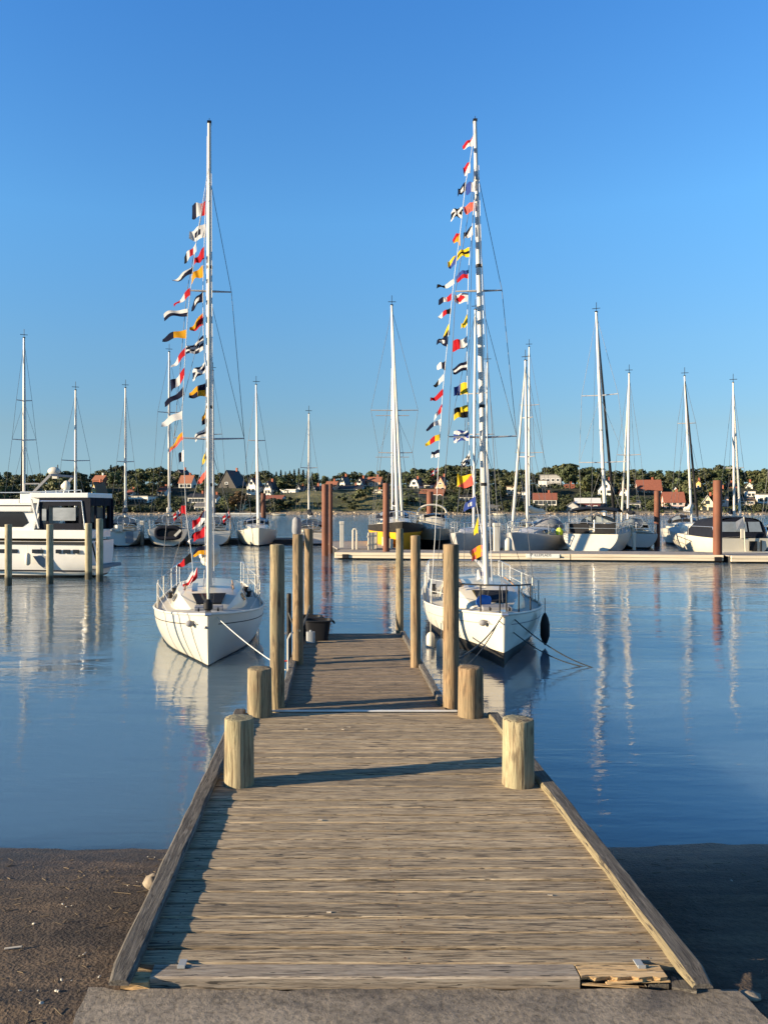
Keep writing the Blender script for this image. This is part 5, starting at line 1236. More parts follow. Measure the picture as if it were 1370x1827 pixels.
# radar arch, domes, antenna
b = MB(); b.bar(myp(38,884,0.5), myp(82,846,0.5), 0.07, 0.09); b.bar(myp(48,884,3.1), myp(88,846,3.1), 0.07, 0.09); b.bar(myp(82,846,0.45), myp(84,846,3.15), 0.09, 0.08)
b.tube([myp(26,862,0.6), myp(55,862,0.6)], 0.03, 6); b.tube([myp(26,862,0.6), myp(26,885,0.6)], 0.03, 6); mbuild(b, 'radar_arch', M['greycanvas'])
b = MB(); c = myp(71,838,1.5); b.ball(c, 0.20, 14, 8, (1.25,1.25,0.8)); b.box((c.x+0.05, c.y, c.z-0.18), (0.2,0.2,0.2)); mbuild(b, 'radar_dome', M['white2'], smooth=True)
b = MB(); c = myp(107,866,1.2); b.ball(c, 0.16, 14, 8, (1,1,1.3)); b.tube([c-Vector((0,0,0.3)), c], 0.13, 12); mbuild(b, 'satellite_dome', M['white2'], smooth=True)
b = MB(); c = myp(95,866,1.6); b.ball(c, 0.13, 12, 8, (1.2,1,1)); b.box((c.x, c.y, c.z-0.16), (0.1,0.1,0.2)); mbuild(b, 'searchlight', M['white2'], smooth=True)
b = MB(); b.tube([myp(80,846,1.5), myp(80,826,1.5)], 0.02, 5); mbuild(b, 'antenna', M['black'])
b = MB(); b.tube([myp(-60,878,0.3), myp(20,878,0.3), myp(160,874,0.3)], 0.02, 5)
for px_ in (75,100,130,160): b.tube([myp(px_,882,0.3), myp(px_,874,0.3)], 0.015, 5)
mbuild(b, 'roof_rail', M['steel'])
fender('fender', myp(46,987,-0.14), 0.10, 0.46, M['white2'], 'white fender hung on the side of the motor yacht')

YR = R(-8); pv = Vector((x1, yw, 0))               # the yacht lies slightly bow-in: swing it about its near stern corner
def swing(o): o.location = pv+Matrix.Rotation(YR, 3, 'Z') @ (Vector(o.location)-pv); o.rotation_euler.z += YR
swing(my)
for o_ in COL.objects:
    if o_.get('label') == 'white fender hung on the side of the motor yacht': swing(o_)
# unseen piles added beyond the left edge of view to shadow the left hull
for i, (d_, yy, r_) in enumerate([(5.2, 13.55, 0.045), (5.0, 13.25, 0.022), (5.3, 14.05, 0.022), (5.1, 12.95, 0.018)]):
    hx = -2.75 if yy > 13.1 else -2.3
    post('shadow_pile', hx+SUN_AZ[0]*d_, yy+SUN_AZ[1]*d_, -1.0, 2.7, r_, M['pile_far'], 'unseen slim pile added left of the left sailboat to cast a shadow on it', 'mooring pile', 'unseen piles added to shadow the left sailboat', 60+i)

# ------------------------------------------------------------------ far shore: terrain, rocks, houses, trees
HP = [(262,-1.2),(279,0.0),(284,1.0),(292,2.6),(300,4.6),(312,7.4),(325,9.0),(345,10.8),(370,12.2),(420,13.4),(520,14.5),(900,16),(2200,20)]
def hill_raw(Y):
    for a, c in zip(HP, HP[1:]):
        if a[0] <= Y <= c[0]:
            t = (Y-a[0])/(c[0]-a[0]); return a[1]+(c[1]-a[1])*t
    return HP[0][1] if Y < HP[0][0] else HP[-1][1]
def bank(x):                                     # the steep grassy bank lies in the middle, flat gardens elsewhere
    px = CX+F*x/300; k = 0.0
    for c, w in ((565,70),(690,90)): k = max(k, math.exp(-((px-c)/w)**2))
    return k
def hill(x, Y):
    k = bank(x); lo = hill_raw(279+(Y-279)*0.62) if Y < 345 else hill_raw(279+(345-279)*0.62)+(hill_raw(Y)-hill_raw(320))*1.0
    h = lo+(hill_raw(Y)-lo)*k
    if Y > 285: h += 0.5*mnoise.noise(Vector((x*0.03, Y*0.03, 2)))
    return h + (0.25*mnoise.noise(Vector((x*0.2, Y*0.2, 7))) if Y > 279 else 0)
def grass_mat():
    m, N, L, B = newmat('bank_grass')
    g = N.new('ShaderNodeNewGeometry'); pos = g.outputs['Position']; sep = N.new('ShaderNodeSeparateXYZ'); L.new(pos, sep.inputs[0])
    n1 = noise_tex(N, L, pos, 0.11, 6, 0.65); r1 = ramp(N, [(0.32,(0.035,0.042,0.015)), (0.46,(0.095,0.098,0.034)), (0.60,(0.19,0.165,0.06)), (0.8,(0.26,0.21,0.10))]); L.new(n1, r1.inputs[0])
    n2 = noise_tex(N, L, pos, 1.2, 5, 0.7); r2 = ramp(N, [(0.3,(0.5,0.5,0.5)), (0.7,(1.35,1.35,1.3))]); L.new(n2, r2.inputs[0])
    nb_ = noise_tex(N, L, mapping(N, L, pos, (1,1,0)), 0.05, 4, 0.6); rb_ = ramp(N, [(0.56,(0,0,0)), (0.66,(1,1,1))]); L.new(nb_, rb_.inputs[0])
    xb = N.new('ShaderNodeMapRange'); xb.interpolation_type = 'SMOOTHSTEP'; xb.inputs[1].default_value = -22; xb.inputs[2].default_value = -12; L.new(sep.outputs[0], xb.inputs[0])
    xe = N.new('ShaderNodeMapRange'); xe.interpolation_type = 'SMOOTHSTEP'; xe.inputs[1].default_value = 40; xe.inputs[2].default_value = 30; L.new(sep.outputs[0], xe.inputs[0])
    mk_ = N.new('ShaderNodeMath'); mk_.operation = 'MULTIPLY'; L.new(xb.outputs[0], mk_.inputs[0]); L.new(xe.outputs[0], mk_.inputs[1])
    mx_ = N.new('ShaderNodeMath'); mx_.operation = 'MAXIMUM'; L.new(mk_.outputs[0], mx_.inputs[0]); L.new(rb_.outputs[0], mx_.inputs[1])
    gr_ = mixc(N, L, mx_.outputs[0], (0.030,0.032,0.012), r1.outputs[0])
    c = mixc(N, L, 1.0, gr_, r2.outputs[0], 'MULTIPLY')
    mr = N.new('ShaderNodeMapRange'); mr.inputs[1].default_value = 1.5; mr.inputs[2].default_value = 0.7; L.new(sep.outputs[2], mr.inputs[0])
    n3 = noise_tex(N, L, pos, 0.8, 6, 0.7); r3 = ramp(N, [(0.35,(0.08,0.065,0.05)), (0.55,(0.34,0.27,0.18)), (0.75,(0.50,0.42,0.31))]); L.new(n3, r3.inputs[0])
    c = mixc(N, L, mr.outputs[0], c, r3.outputs[0])
    L.new(c, B.inputs['Base Color']); B.inputs['Roughness'].default_value = 0.95; L.new(bump(N, L, n2, 0.9, 0.5), B.inputs['Normal']); return m
b = MB(); X0s = [-900,-600,-400,-300]+[-250+i*5 for i in range(105)]+[280,320,400,600,900]; Y0s = [262,268,274,277,279,280.5,282,284,286,288.5,291,294,297,300,304,308,312,316,321,326,332,338,345,355,365,380,400,430,470,520,700,900,1500,2200]
ids = [[b.vert((x, y, hill(x, y))) for x in X0s] for y in Y0s]
for j in range(len(Y0s)-1):
    for i in range(len(X0s)-1): b.face((ids[j][i], ids[j][i+1], ids[j+1][i+1], ids[j+1][i]))
tag(b.build('far_shore', grass_mat(), smooth=True, angle=80, fix=False), kind='structure')
# shoreline stones, one mass
b = MB(); rs = random.Random(4)
for i in range(900):
    x = rs.uniform(-150, 175); y = 279+abs(rs.gauss(0, 2.0)); r = rs.uniform(0.18, 0.62)*(0.5 if rs.random() < 0.6 else 1)
    c = Vector((x, y, max(0, hill(x, y))+r*0.2)); pts = [c+Vector((rs.uniform(-1,1), rs.uniform(-1,1), 0)).normalized()*r*rs.uniform(0.7,1.2) for _ in range(0)]
    n = 6; lowr = [b.vert(c+Vector((r*1.3*math.cos(2*PI*k/n)*rs.uniform(.8,1.2), r*math.sin(2*PI*k/n), -r*0.4))) for k in range(n)]
    mid = [b.vert(c+Vector((r*math.cos(2*PI*k/n+.4)*rs.uniform(.8,1.1), r*0.8*math.sin(2*PI*k/n+.4), r*0.25))) for k in range(n)]; t = b.vert(c+Vector((0,0,r*0.55)))
    for k in range(n): b.face((lowr[k], lowr[(k+1)%n], mid[(k+1)%n], mid[k])); b.face((mid[k], mid[(k+1)%n], t))
tag(b.build('shore_stones', pm('sandy_boulder', (0.36,0.28,0.19), 0.9, var=0.4, scale=0.6), fix=True), 'band of sandy boulders and stones along the far waterline', 'stones', kind='stuff')

WALL = {'white': pm('white_render', (0.72,0.68,0.59), 0.8, var=0.06, scale=0.5), 'cream': pm('cream_render', (0.72,0.62,0.38), 0.8, var=0.06, scale=0.5), 'beige': pm('beige_render', (0.55,0.46,0.34), 0.8, var=0.08, scale=0.5),
        'salmon': pm('salmon_brick', (0.62,0.34,0.20), 0.85, var=0.12, scale=0.8), 'red': pm('red_brick', (0.34,0.10,0.05), 0.85, var=0.15, scale=0.8), 'maroon': pm('maroon_boards', (0.10,0.025,0.025), 0.8, var=0.2),
        'grey': pm('grey_render', (0.34,0.33,0.31), 0.8, var=0.08), 'yellow': pm('yellow_render', (0.66,0.44,0.14), 0.8, var=0.08), 'pink': pm('pale_pink_render', (0.66,0.46,0.38), 0.8, var=0.08), 'dark': pm('dark_boards', (0.05,0.045,0.04), 0.8, var=0.2)}
ROOF = {'black': pm('black_roof_tiles', (0.025,0.025,0.028), 0.6, var=0.25, scale=2), 'red': pm('red_roof_tiles', (0.24,0.080,0.048), 0.75, var=0.18, scale=2), 'orange': pm('orange_roof_tiles', (0.31,0.12,0.065), 0.75, var=0.15, scale=2),
        'grey': pm('grey_roof', (0.14,0.135,0.13), 0.7, var=0.2), 'brown': pm('brown_roof', (0.15,0.10,0.06), 0.8, var=0.2), 'white': pm('pale_roof', (0.68,0.66,0.62), 0.7, var=0.08)}
TRIM = pm('white_window_frame', (0.75,0.74,0.71), 0.6); PANE = pm('house_window_pane', (0.03,0.035,0.04), 0.1)
HOUSES = []
def house(label, px, pe, pa, pb, wpx, Y, wall, roof, kind='gable', depth=None, chimney=True, floors=1, wins=2, name='house'):
    """pe eaves row, pa apex row, pb lowest visible row, wpx width in photo pixels; kind: gable = gable to viewer, side = roof slope to viewer, flat"""
    x = X_(px, Y); w = wpx*Y/F; ze, za = Z_(pe, Y), Z_(pa, Y); zb = min(hill(x, Y), Z_(pb, Y))-0.3
    root = empty(name, (x, Y, zb), R(-18 if kind == 'flat' else (-26 if kind != 'side' else -14)), label, 'house', 'houses on the far shore'); d = depth or max(6.0, min(11, w*0.9)); h = ze-zb; a = za-zb
    HOUSES.append((px-wpx/2-1, px+wpx/2+1, pa-1, pb, Y))
    b = MB()
    if kind == 'gable': b.prism([(-w/2,0),(w/2,0),(w/2,h),(0,a-0.12),(-w/2,h)], 0, d)
    elif kind == 'side':
        b.loft([[(x_,0,0),(x_,0,h),(x_,d/2,a-0.12),(x_,d,h),(x_,d,0)] for x_ in (-w/2, w/2)], True, True, True)
    elif kind == 'gambrel': b.prism([(-w/2,0),(w/2,0),(w/2,h),(w*0.32,h+(a-h)*0.68),(0,a-0.12),(-w*0.32,h+(a-h)*0.68),(-w/2,h)], 0, d)
    else: b.box((0,d/2,a/2), (w,d,a))
    b.build('wall', WALL[wall], root)
    b = MB(); o_ = 0.35; t = 0.18
    def slab(p): 
        q = [Vector(v)+Vector((0,0,t)) for v in p]; b.loft([[Vector(v) for v in p], q], True, True, True)
    if kind == 'gable':
        for s in (-1,1): 
            sl_ = (a-h)/(w/2); slab([(s*(w/2+o_), -o_, h-sl_*o_), (0, -o_, a), (0, d+o_, a), (s*(w/2+o_), d+o_, h-sl_*o_)])
    elif kind == 'gambrel':
        m1 = h+(a-h)*0.68
        for s in (-1,1):
            slab([(s*(w/2+o_*0.5), -o_, h-0.2), (s*w*0.32, -o_, m1), (s*w*0.32, d, m1), (s*(w/2+o_*0.5), d, h-0.2)]); slab([(s*w*0.32, -o_, m1), (0,-o_,a), (0,d,a), (s*w*0.32, d, m1)])
    elif kind == 'side':
        sl_ = (a-h)/(d/2)
        slab([(-w/2-o_,-o_,h-sl_*o_),(w/2+o_,-o_,h-sl_*o_),(w/2+o_,d/2,a),(-w/2-o_,d/2,a)]); slab([(-w/2-o_,d+o_,h-sl_*o_),(w/2+o_,d+o_,h-sl_*o_),(w/2+o_,d/2,a),(-w/2-o_,d/2,a)])
    else: b.box((0,d/2,a+0.12), (w+0.7,d+0.7,0.28))
    rf = b.build('roof', ROOF[roof], root)
    if chimney:
        b = MB(); cx_ = w*0.18; b.box((cx_, d*0.55, a+0.4), (0.7,0.7,1.5)); b.box((cx_, d*0.55, a+1.2), (0.85,0.85,0.15)); b.build('chimney', WALL['red'] if wall != 'red' else WALL['white'], rf)
    hv = Z_(pb, Y)-zb; zlist = []
    fh = max(1.0, (h-max(0,hv))/max(1,floors))
    for f in range(floors): zlist.append((max(0,hv)+fh*(f+0.5), wins))
    if kind in ('gable','gambrel') and a-h > 2.2: zlist.append((h+(a-h)*0.32, 1))
    for zc_, n in zlist:
        for i in range(n):
            xx = (i-(n-1)/2)*w/(n+0.35); ww = min(1.5, w/(n+1.3)); hh = min(1.35, fh*0.6)
            b = MB(); b.box((xx, -0.03, zc_), (ww, 0.08, hh)); wn = b.build('window', TRIM if wall not in ('white','cream') else PANE, root)
            if wall not in ('white','cream'):
                b = MB(); b.box((xx, -0.08, zc_), (ww*0.76, 0.04, hh*0.74)); b.build('pane', PANE, wn)
    return root
house('low orange roofed brick house on the skyline above the motor yacht', 174, 856, 848, 872, 20, 372, 'red', 'orange', 'side')
house('yellow gabled cottage rising just above the motor yacht hardtop', 167, 876, 860, 882, 13, 318, 'yellow', 'brown', 'gable', wins=1)
house('white flat roofed bungalow with a row of windows, right of the mast behind the yacht', 246, 888, 885, 899, 40, 312, 'white', 'black', 'flat', wins=6, chimney=False)
house('small red roofed cottage above the left end of the white bungalow', 230, 880, 874, 886, 12, 326, 'white', 'red', 'side', wins=1)
house('tall white house with an orange upper roof left of the left mast', 330, 861, 848, 884, 24, 352, 'white', 'orange', 'side', floors=2, wins=3)
house('dark roofed villa on the skyline behind the orange roof', 318, 852, 838, 866, 28, 385, 'dark', 'black', 'gable')
house('low white terrace with dark roof below the orange upper roof', 350, 887, 881, 898, 32, 310, 'white', 'black', 'side', wins=5)
house('white picket fronted boathouse at the water left of the left mast', 356, 903, 897, 914, 20, 289, 'white', 'grey', 'side', wins=3, chimney=False)
house('big dark villa with a steep black gable right of the left mast', 404, 873, 839, 880, 44, 350, 'dark', 'black', 'gable', chimney=True)
house('small cream cottage near the water behind a brown tree', 427, 898, 891, 911, 15, 292, 'cream', 'brown', 'side', wins=2, chimney=False)
house('white gabled house with black roof at the left of the lone bow mast', 448, 866, 853, 884, 18, 338, 'white', 'black', 'gable')
house('white gabled house just right of the lone bow mast', 477, 871, 859, 884, 14, 332, 'white', 'black', 'gable')
house('red roofed white bungalow on the lower slope', 486, 890, 884, 901, 34, 304, 'white', 'red', 'side', wins=5, chimney=False)
house('long white flat roofed house on the slope', 514, 877, 874, 886, 28, 330, 'white', 'white', 'flat', wins=5, chimney=False)
house('grey roofed house with arched green front', 532, 878, 866, 886, 16, 334, 'grey', 'grey', 'gable')
house('small white gabled cottage above the grassy bank', 560, 878, 867, 886, 11, 328, 'white', 'black', 'gable', wins=1)
house('orange brick house just above the pair of steel piles', 590, 866, 859, 880, 19, 340, 'salmon', 'orange', 'side')
house('tall narrow white gable with a black roof on the hilltop', 610, 862, 850, 872, 11, 352, 'white', 'black', 'gable', wins=1)
house('long white hilltop house above the grassy bank', 622, 872, 866, 880, 46, 342, 'white', 'black', 'side', wins=7)
house('white gabled house with dark roof on the hilltop right of the long white house', 641, 863, 853, 871, 15, 360, 'white', 'black', 'gable', wins=2)
house('orange red brick villa left of the yellow hulled yacht mast', 667, 859, 851, 869, 24, 362, 'salmon', 'orange', 'side')
house('square beige house with white upper wall above the bank', 670, 879, 875, 896, 22, 320, 'beige', 'white', 'flat', floors=2, wins=3)
house('white gambrel gabled house with black roof right of the tall yacht mast', 738, 866, 854, 874, 18, 352, 'white', 'black', 'gambrel', wins=2)
house('long black roofed wing beside the white gambrel house', 764, 864, 852, 874, 36, 360, 'white', 'black', 'side', wins=3)
house('salmon pink stepped gable house left of the right flagged mast', 785, 868, 850, 874, 20, 350, 'salmon', 'red', 'gable', wins=2)
house('low orange roofed brick house below the salmon gable', 770, 880, 873, 890, 42, 330, 'red', 'orange', 'side', wins=4, chimney=False)
house('beige two storey flat roofed house right of the right flagged mast', 922, 871, 868, 886, 36, 334, 'beige', 'brown', 'flat', floors=2, wins=5, chimney=False)
house('white balcony fronted house at the right of the beige flat roofed one', 938, 882, 878, 890, 14, 326, 'white', 'grey', 'flat', wins=2, chimney=False)
house('grey flat roofed villa high among the trees', 982, 851, 847, 862, 36, 372, 'grey', 'grey', 'flat', wins=4, chimney=False)
house('small white house with a dark flat roof half hidden in trees', 968, 861, 857, 874, 15, 354, 'white', 'black', 'flat', wins=2, chimney=False)
house('red roofed bungalow with white window band behind the pale grey sailboat', 972, 891, 880, 902, 40, 306, 'white', 'red', 'side', wins=5)
house('pale roofed maroon boathouse behind the black bimini', 1049, 897, 889, 913, 42, 290, 'maroon', 'white', 'side', wins=3, chimney=False)
house('small grey boathouse at the water left of the maroon one', 1020, 904, 896, 914, 22, 288, 'grey', 'grey', 'gable', wins=2, chimney=False)
house('tall white gabled house beside the big cruising yacht mast', 1080, 873, 856, 882, 26, 336, 'white', 'black', 'gable', wins=2)
house('large white house with a red hipped roof above the thin pile', 1159, 874, 856, 883, 40, 340, 'white', 'red', 'side', floors=1, wins=6)
house('white terrace low on the slope left of the thin rusty pile', 1127, 898, 893, 909, 28, 298, 'white', 'grey', 'side', wins=4, chimney=False)
house('narrow white gable with a black roof above the pink gabled house', 1204, 879, 867, 884, 13, 326, 'white', 'black', 'gable', wins=1)
house('pink gabled house with a red roof near the water', 1203, 895, 878, 911, 34, 296, 'pink', 'red', 'side', floors=2, wins=3)
house('cream gabled house left of the thick rusty pile', 1262, 902, 884, 914, 24, 290, 'cream', 'white', 'gable', wins=2)
house('white and pink gabled house half behind the thick rusty pile', 1283, 887, 871, 904, 30, 304, 'pink', 'brown', 'gable', wins=2)
house('small yellow house on the slope among trees', 1245, 862, 857, 874, 9, 350, 'yellow', 'brown', 'gable', wins=1)
house('brown roofed low bungalow right of the thick rusty pile', 1330, 893, 888, 901, 30, 304, 'beige', 'brown', 'side', wins=4, chimney=False)
house('white cube house at the right picture edge', 1362, 884, 882, 899, 16, 312, 'white', 'grey', 'flat', wins=2, chimney=False)
house('little gabled cottage high on the right slope', 1336, 867, 860, 876, 12, 345, 'white', 'brown', 'gable', wins=1)
house('white boxy cottage behind the right hand bungalow', 1340, 879, 876, 886, 14, 326, 'white', 'black', 'flat', wins=2, chimney=False)

house('small white cottage with a red roof left of the tall white orange roofed house', 288, 876, 869, 884, 15, 336, 'white', 'red', 'side', wins=2)
house('white cottage with black roof between the dark villa and the white terrace', 379, 889, 883, 897, 14, 308, 'white', 'black', 'side', wins=2)
house('red roofed white cottage right of the square beige house', 705, 879, 872, 887, 16, 330, 'white', 'red', 'side', wins=2)
house('white low house with a dark roof behind the right flagged mast', 832, 886, 880, 895, 24, 316, 'white', 'black', 'side', wins=3, chimney=False)
house('tiny white boathouses in a row at the water, right of the right flagged mast', 878, 905, 900, 912, 26, 290, 'white', 'grey', 'side', wins=4, chimney=False)
house('red roofed cottage half hidden by trees left of the tall white gabled house', 1016, 872, 864, 882, 16, 346, 'white', 'red', 'side', wins=2)
house('white gabled cottage with red roof left of the large red hipped roof', 1112, 878, 868, 888, 14, 334, 'white', 'red', 'gable', wins=1)
house('white cottage with brown roof between the pink and cream gabled houses', 1234, 897, 890, 905, 13, 302, 'white', 'brown', 'side', wins=2)
house('red roofed cottage high on the slope right of the thick rusty pile', 1306, 870, 862, 878, 14, 346, 'white', 'red', 'side', wins=2)

# trees: a few prototypes of trunk and leafy crown, copied one by one
def leaf_mat(name, dark, mid, light):
    m, N, L, B = newmat(name)
    g = N.new('ShaderNodeNewGeometry'); oi = N.new('ShaderNodeObjectInfo')
    r = ramp(N, [(0.0, dark), (0.55, mid), (1.0, light)]); L.new(g.outputs['Random Per Island'], r.inputs[0])
    hs = N.new('ShaderNodeHueSaturation'); mr = N.new('ShaderNodeMapRange'); mr.inputs[3].default_value = 0.6; mr.inputs[4].default_value = 1.35
    L.new(oi.outputs['Random'], mr.inputs[0]); L.new(mr.outputs[0], hs.inputs['Value']); L.new(r.outputs[0], hs.inputs['Color'])
    L.new(hs.outputs[0], B.inputs['Base Color']); B.inputs['Roughness'].default_value = 0.75
    t = N.new('ShaderNodeBsdfTranslucent'); L.new(hs.outputs[0], t.inputs[0]); ms = N.new('ShaderNodeMixShader'); ms.inputs[0].default_value = 0.15
    L.new(B.outputs[0], ms.inputs[1]); L.new(t.outputs[0], ms.inputs[2]); L.new(ms.outputs[0], N['Material Output'].inputs[0]); return m
LEAF = [leaf_mat('dark_leaves', (0.024,0.031,0.012), (0.062,0.072,0.026), (0.115,0.122,0.046)), leaf_mat('green_leaves', (0.026,0.039,0.014), (0.062,0.082,0.028), (0.105,0.126,0.045)),
        leaf_mat('olive_leaves', (0.034,0.041,0.013), (0.080,0.088,0.028), (0.13,0.132,0.046)), leaf_mat('brown_leaves', (0.045,0.028,0.010), (0.09,0.055,0.02), (0.14,0.085,0.03)), leaf_mat('needle_leaves', (0.008,0.014,0.008), (0.016,0.026,0.014), (0.03,0.042,0.022))]
BARK = pm('tree_bark', (0.06,0.045,0.032), 0.9, var=0.3)
def tree_proto(seed, kind, leaf):
    r = random.Random(seed); root = empty('broadleaf_tree' if kind == 'round' else ('conifer_tree' if kind == 'cone' else 'shrub'), (0,0,0))
    b = MB(); lv = []
    if kind == 'round':
        th = 0.34
        b.tube([(0,0,-0.5/8),(0.01,0,0.18),(0.0,0.01,th),(0.02,0.0,0.62),(0.0,0,0.8)], [0.035,0.028,0.022,0.012,0.005], 8)
        cl = []
        for i in range(11):
            a = r.uniform(0, 2*PI); q = r.uniform(0.1, 0.30); z = r.uniform(0.34, 0.84); q *= 1.15-abs(z-0.52)*1.1
            c = Vector((q*math.cos(a), q*math.sin(a), z)); cl.append((c, r.uniform(0.11, 0.20)))
            b.tube([(0,0,max(0.2,z-0.22)), c*0.6+Vector((0,0,z*0.36)), c], [0.012,0.008,0.003], 5)
        cl.append((Vector((0,0,0.84)), 0.13))
        for c, rad in cl:
            for k in range(64):
                d = Vector((r.gauss(0,1), r.gauss(0,1), r.gauss(0,1))).normalized(); p = c+Vector((d.x*1.15, d.y*1.15, d.z*0.8))*rad*(0.55+0.5*r.random()**0.5)
                lv.append((p, d, r.uniform(0.028, 0.055)))
    elif kind == 'cone':
        b.tube([(0,0,-0.06),(0,0,0.95)], [0.022,0.004], 7)
        for k in range(620):
            z = 0.10+0.9*r.random()**1.25; lay = 0.72+0.28*math.sin(z*58); q = 0.22*(1-z)**0.8*lay+0.008; a = r.uniform(0, 2*PI); s = 0.35+0.65*r.random()**0.5
            lv.append((Vector((q*s*math.cos(a), q*s*math.sin(a), z-0.05*s)), Vector((math.cos(a), math.sin(a), -0.4)), r.uniform(0.018,0.034)))
    else:
        b.tube([(0,0,-0.1),(0.05,0,0.4)], [0.03,0.01], 6); b.tube([(0,0,-0.1),(-0.2,0.1,0.4)], [0.03,0.01], 6)
        for i in range(8):
            c = Vector((r.uniform(-0.45,0.45), r.uniform(-0.4,0.4), r.uniform(0.2,0.62))); rad = r.uniform(0.2,0.32)
            for k in range(48):
                d = Vector((r.gauss(0,1), r.gauss(0,1), abs(r.gauss(0,1)))).normalized(); lv.append((c+d*rad*(0.5+0.5*r.random()), d, r.uniform(0.06,0.11)))
    b.build('trunk', BARK, root, smooth=True)
    b = MB()
    for p, d, s in lv:
        n = (d+Vector((r.uniform(-.8,.8), r.uniform(-.8,.8), r.uniform(-.5,.9)))).normalized(); x = n.orthogonal().normalized(); x.rotate(Matrix.Rotation(r.uniform(0,6.28), 3, n)); y = n.cross(x)
        b.poly([p-x*s-y*s*0.3, p-x*s*0.2-y*s*0.9, p+x*s*0.9-y*s*0.4, p+x*s*0.7+y*s*0.6, p-x*s*0.1+y*s])
    b.build('crown', LEAF[leaf], root, fix=False); return root
PROT = {}
for i, (k, kind, leaf) in enumerate([('d1','round',0),('d2','round',0),('g1','round',1),('g2','round',1),('o1','round',2),('o2','round',2),('n1','cone',4),('n2','cone',4),('b1','round',3),('s1','shrub',0),('s2','shrub',1),('s3','shrub',2)]):
    PROT[k] = [tree_proto(50+i, kind, leaf), False]
rt = random.Random(21); TREES = []
def nearest_house(px, pt, rank=0):
    best = sorted(HOUSES, key=lambda h: abs((h[0]+h[1])/2-px)+0.7*abs((h[2]+h[3])/2-pt)); return best[rank]
HLAB = {}
for o in list(COL.objects):
    if o.name.split('.')[0] == 'house': HLAB[round(CX+F*o.location.x/o.location.y)] = o['label']
def short(lab):
    w = lab.split(); cut = [i for i, q in enumerate(w) if q in ('above','right','left','behind','on','near','rising','high','half','at','below','beside','low','among','just')]
    cut = [c for c in cut if c >= 3]; return ' '.join(w[:cut[0]]) if cut else ' '.join(w[:7])
SEEN = {}
def plant(key, px, Y, top=None, height=None, wide=1.0, group='trees on the far shore', zone=''):
    x = X_(px, Y); z = hill(x, Y)
    h = height if height else Z_(top, Y)-z
    if h < 1.0: return
    root, used = PROT[key]; o = root if not used else copy_tree(root); PROT[key][1] = True
    o.location = (x, Y, z-0.2); sc = h/1.0 if key[0] != 's' else h/0.85
    wd = sc*wide*rt.uniform(0.9,1.15); o.scale = (wd, wd, sc); o.rotation_euler = (0,0,rt.uniform(0,6.28))
    pt = CY-(z+h-ZC)*F/Y
    kindn = {'d':'dark broad tree','g':'green leafy tree','o':'olive sunlit tree','n':'dark pointed conifer','b':'brown leaved tree','s':{'1':'dark shrub','2':'green shrub','3':'olive shrub'}.get(key[1],'shrub')}[key[0]]
    hk = min(HLAB, key=lambda q: abs(q-px)); rel = 'left of' if px < hk-6 else ('right of' if px > hk+6 else ('in front of' if Y < 330 else 'behind'))
    lab = f"{kindn} {rel} the {short(HLAB[hk])}"
    n = SEEN.get((lab, zone), 0); SEEN[(lab, zone)] = n+1
    ordn = ['', 'second ', 'third ', 'fourth ', 'fifth ', 'sixth ', 'seventh ', 'eighth ', 'ninth ', 'tenth ']
    lab2 = (ordn[min(n,9)]+lab)+(', '+zone if zone else '')
    if len(lab2.split()) > 16: lab2 = ' '.join(lab2.split()[:16])
    tag(o, lab2, 'shrub' if key[0] == 's' else 'tree', group if key[0] != 's' else 'shrubs on the far shore')
SKY = [(-40,842),(0,843),(20,845),(40,848),(70,846),(105,838),(130,841),(150,848),(172,846),(195,832),(215,831),(240,841),(262,834),(285,836),(300,841),(325,838),(345,846),(370,846),(405,844),(430,849),(445,848),(472,838),(500,842),(525,838),(545,838),(560,846),(600,850),(620,842),(645,846),(670,841),(700,846),(722,841),(740,835),(760,834),(780,838),(805,832),(840,829),(860,838),(885,838),(905,840),(930,839),(955,846),(975,836),(990,832),(1015,824),(1035,832),(1060,834),(1085,840),(1120,841),(1140,835),(1170,841),(1200,838),(1220,843),(1245,832),(1265,837),(1290,828),(1320,841),(1345,838),(1370,838),(1410,840)]
def skytop(px):
    for a, c in zip(SKY, SKY[1:]):
        if a[0] <= px <= c[0]: return a[1]+(c[1]-a[1])*(px-a[0])/(c[0]-a[0])
    return 842
px = -36
while px < 1410:                                  # skyline row
    conif = 485 < px < 560 or 195 < px < 200; key = rt.choice(['n1','n2']) if conif and rt.random() < 0.75 else rt.choice(['d1','d2','d1','g1','g2'] if px < 980 else ['d1','g1','g2','o1'])
    plant(key, px, rt.uniform(395, 425), top=skytop(px)-3.5+rt.uniform(-2,2.5), wide=rt.uniform(0.9,1.25), zone='on the skyline'); px += rt.uniform(12, 19) if not conif else 8
px = -30
while px < 1405:                                  # second row just in front
    plant(rt.choice(['d1','d2','g1','g2']), px, rt.uniform(374, 390), top=skytop(px)+rt.uniform(2,8), wide=rt.uniform(0.95,1.3), zone='just below the skyline'); px += rt.uniform(17, 26)
def clear(px, Y, top, half):
    for a, c, t, bt, hy in HOUSES:
        if Y < hy and px+half > a and px-half < c and top < bt-1: return False
    return True
cnt = 0
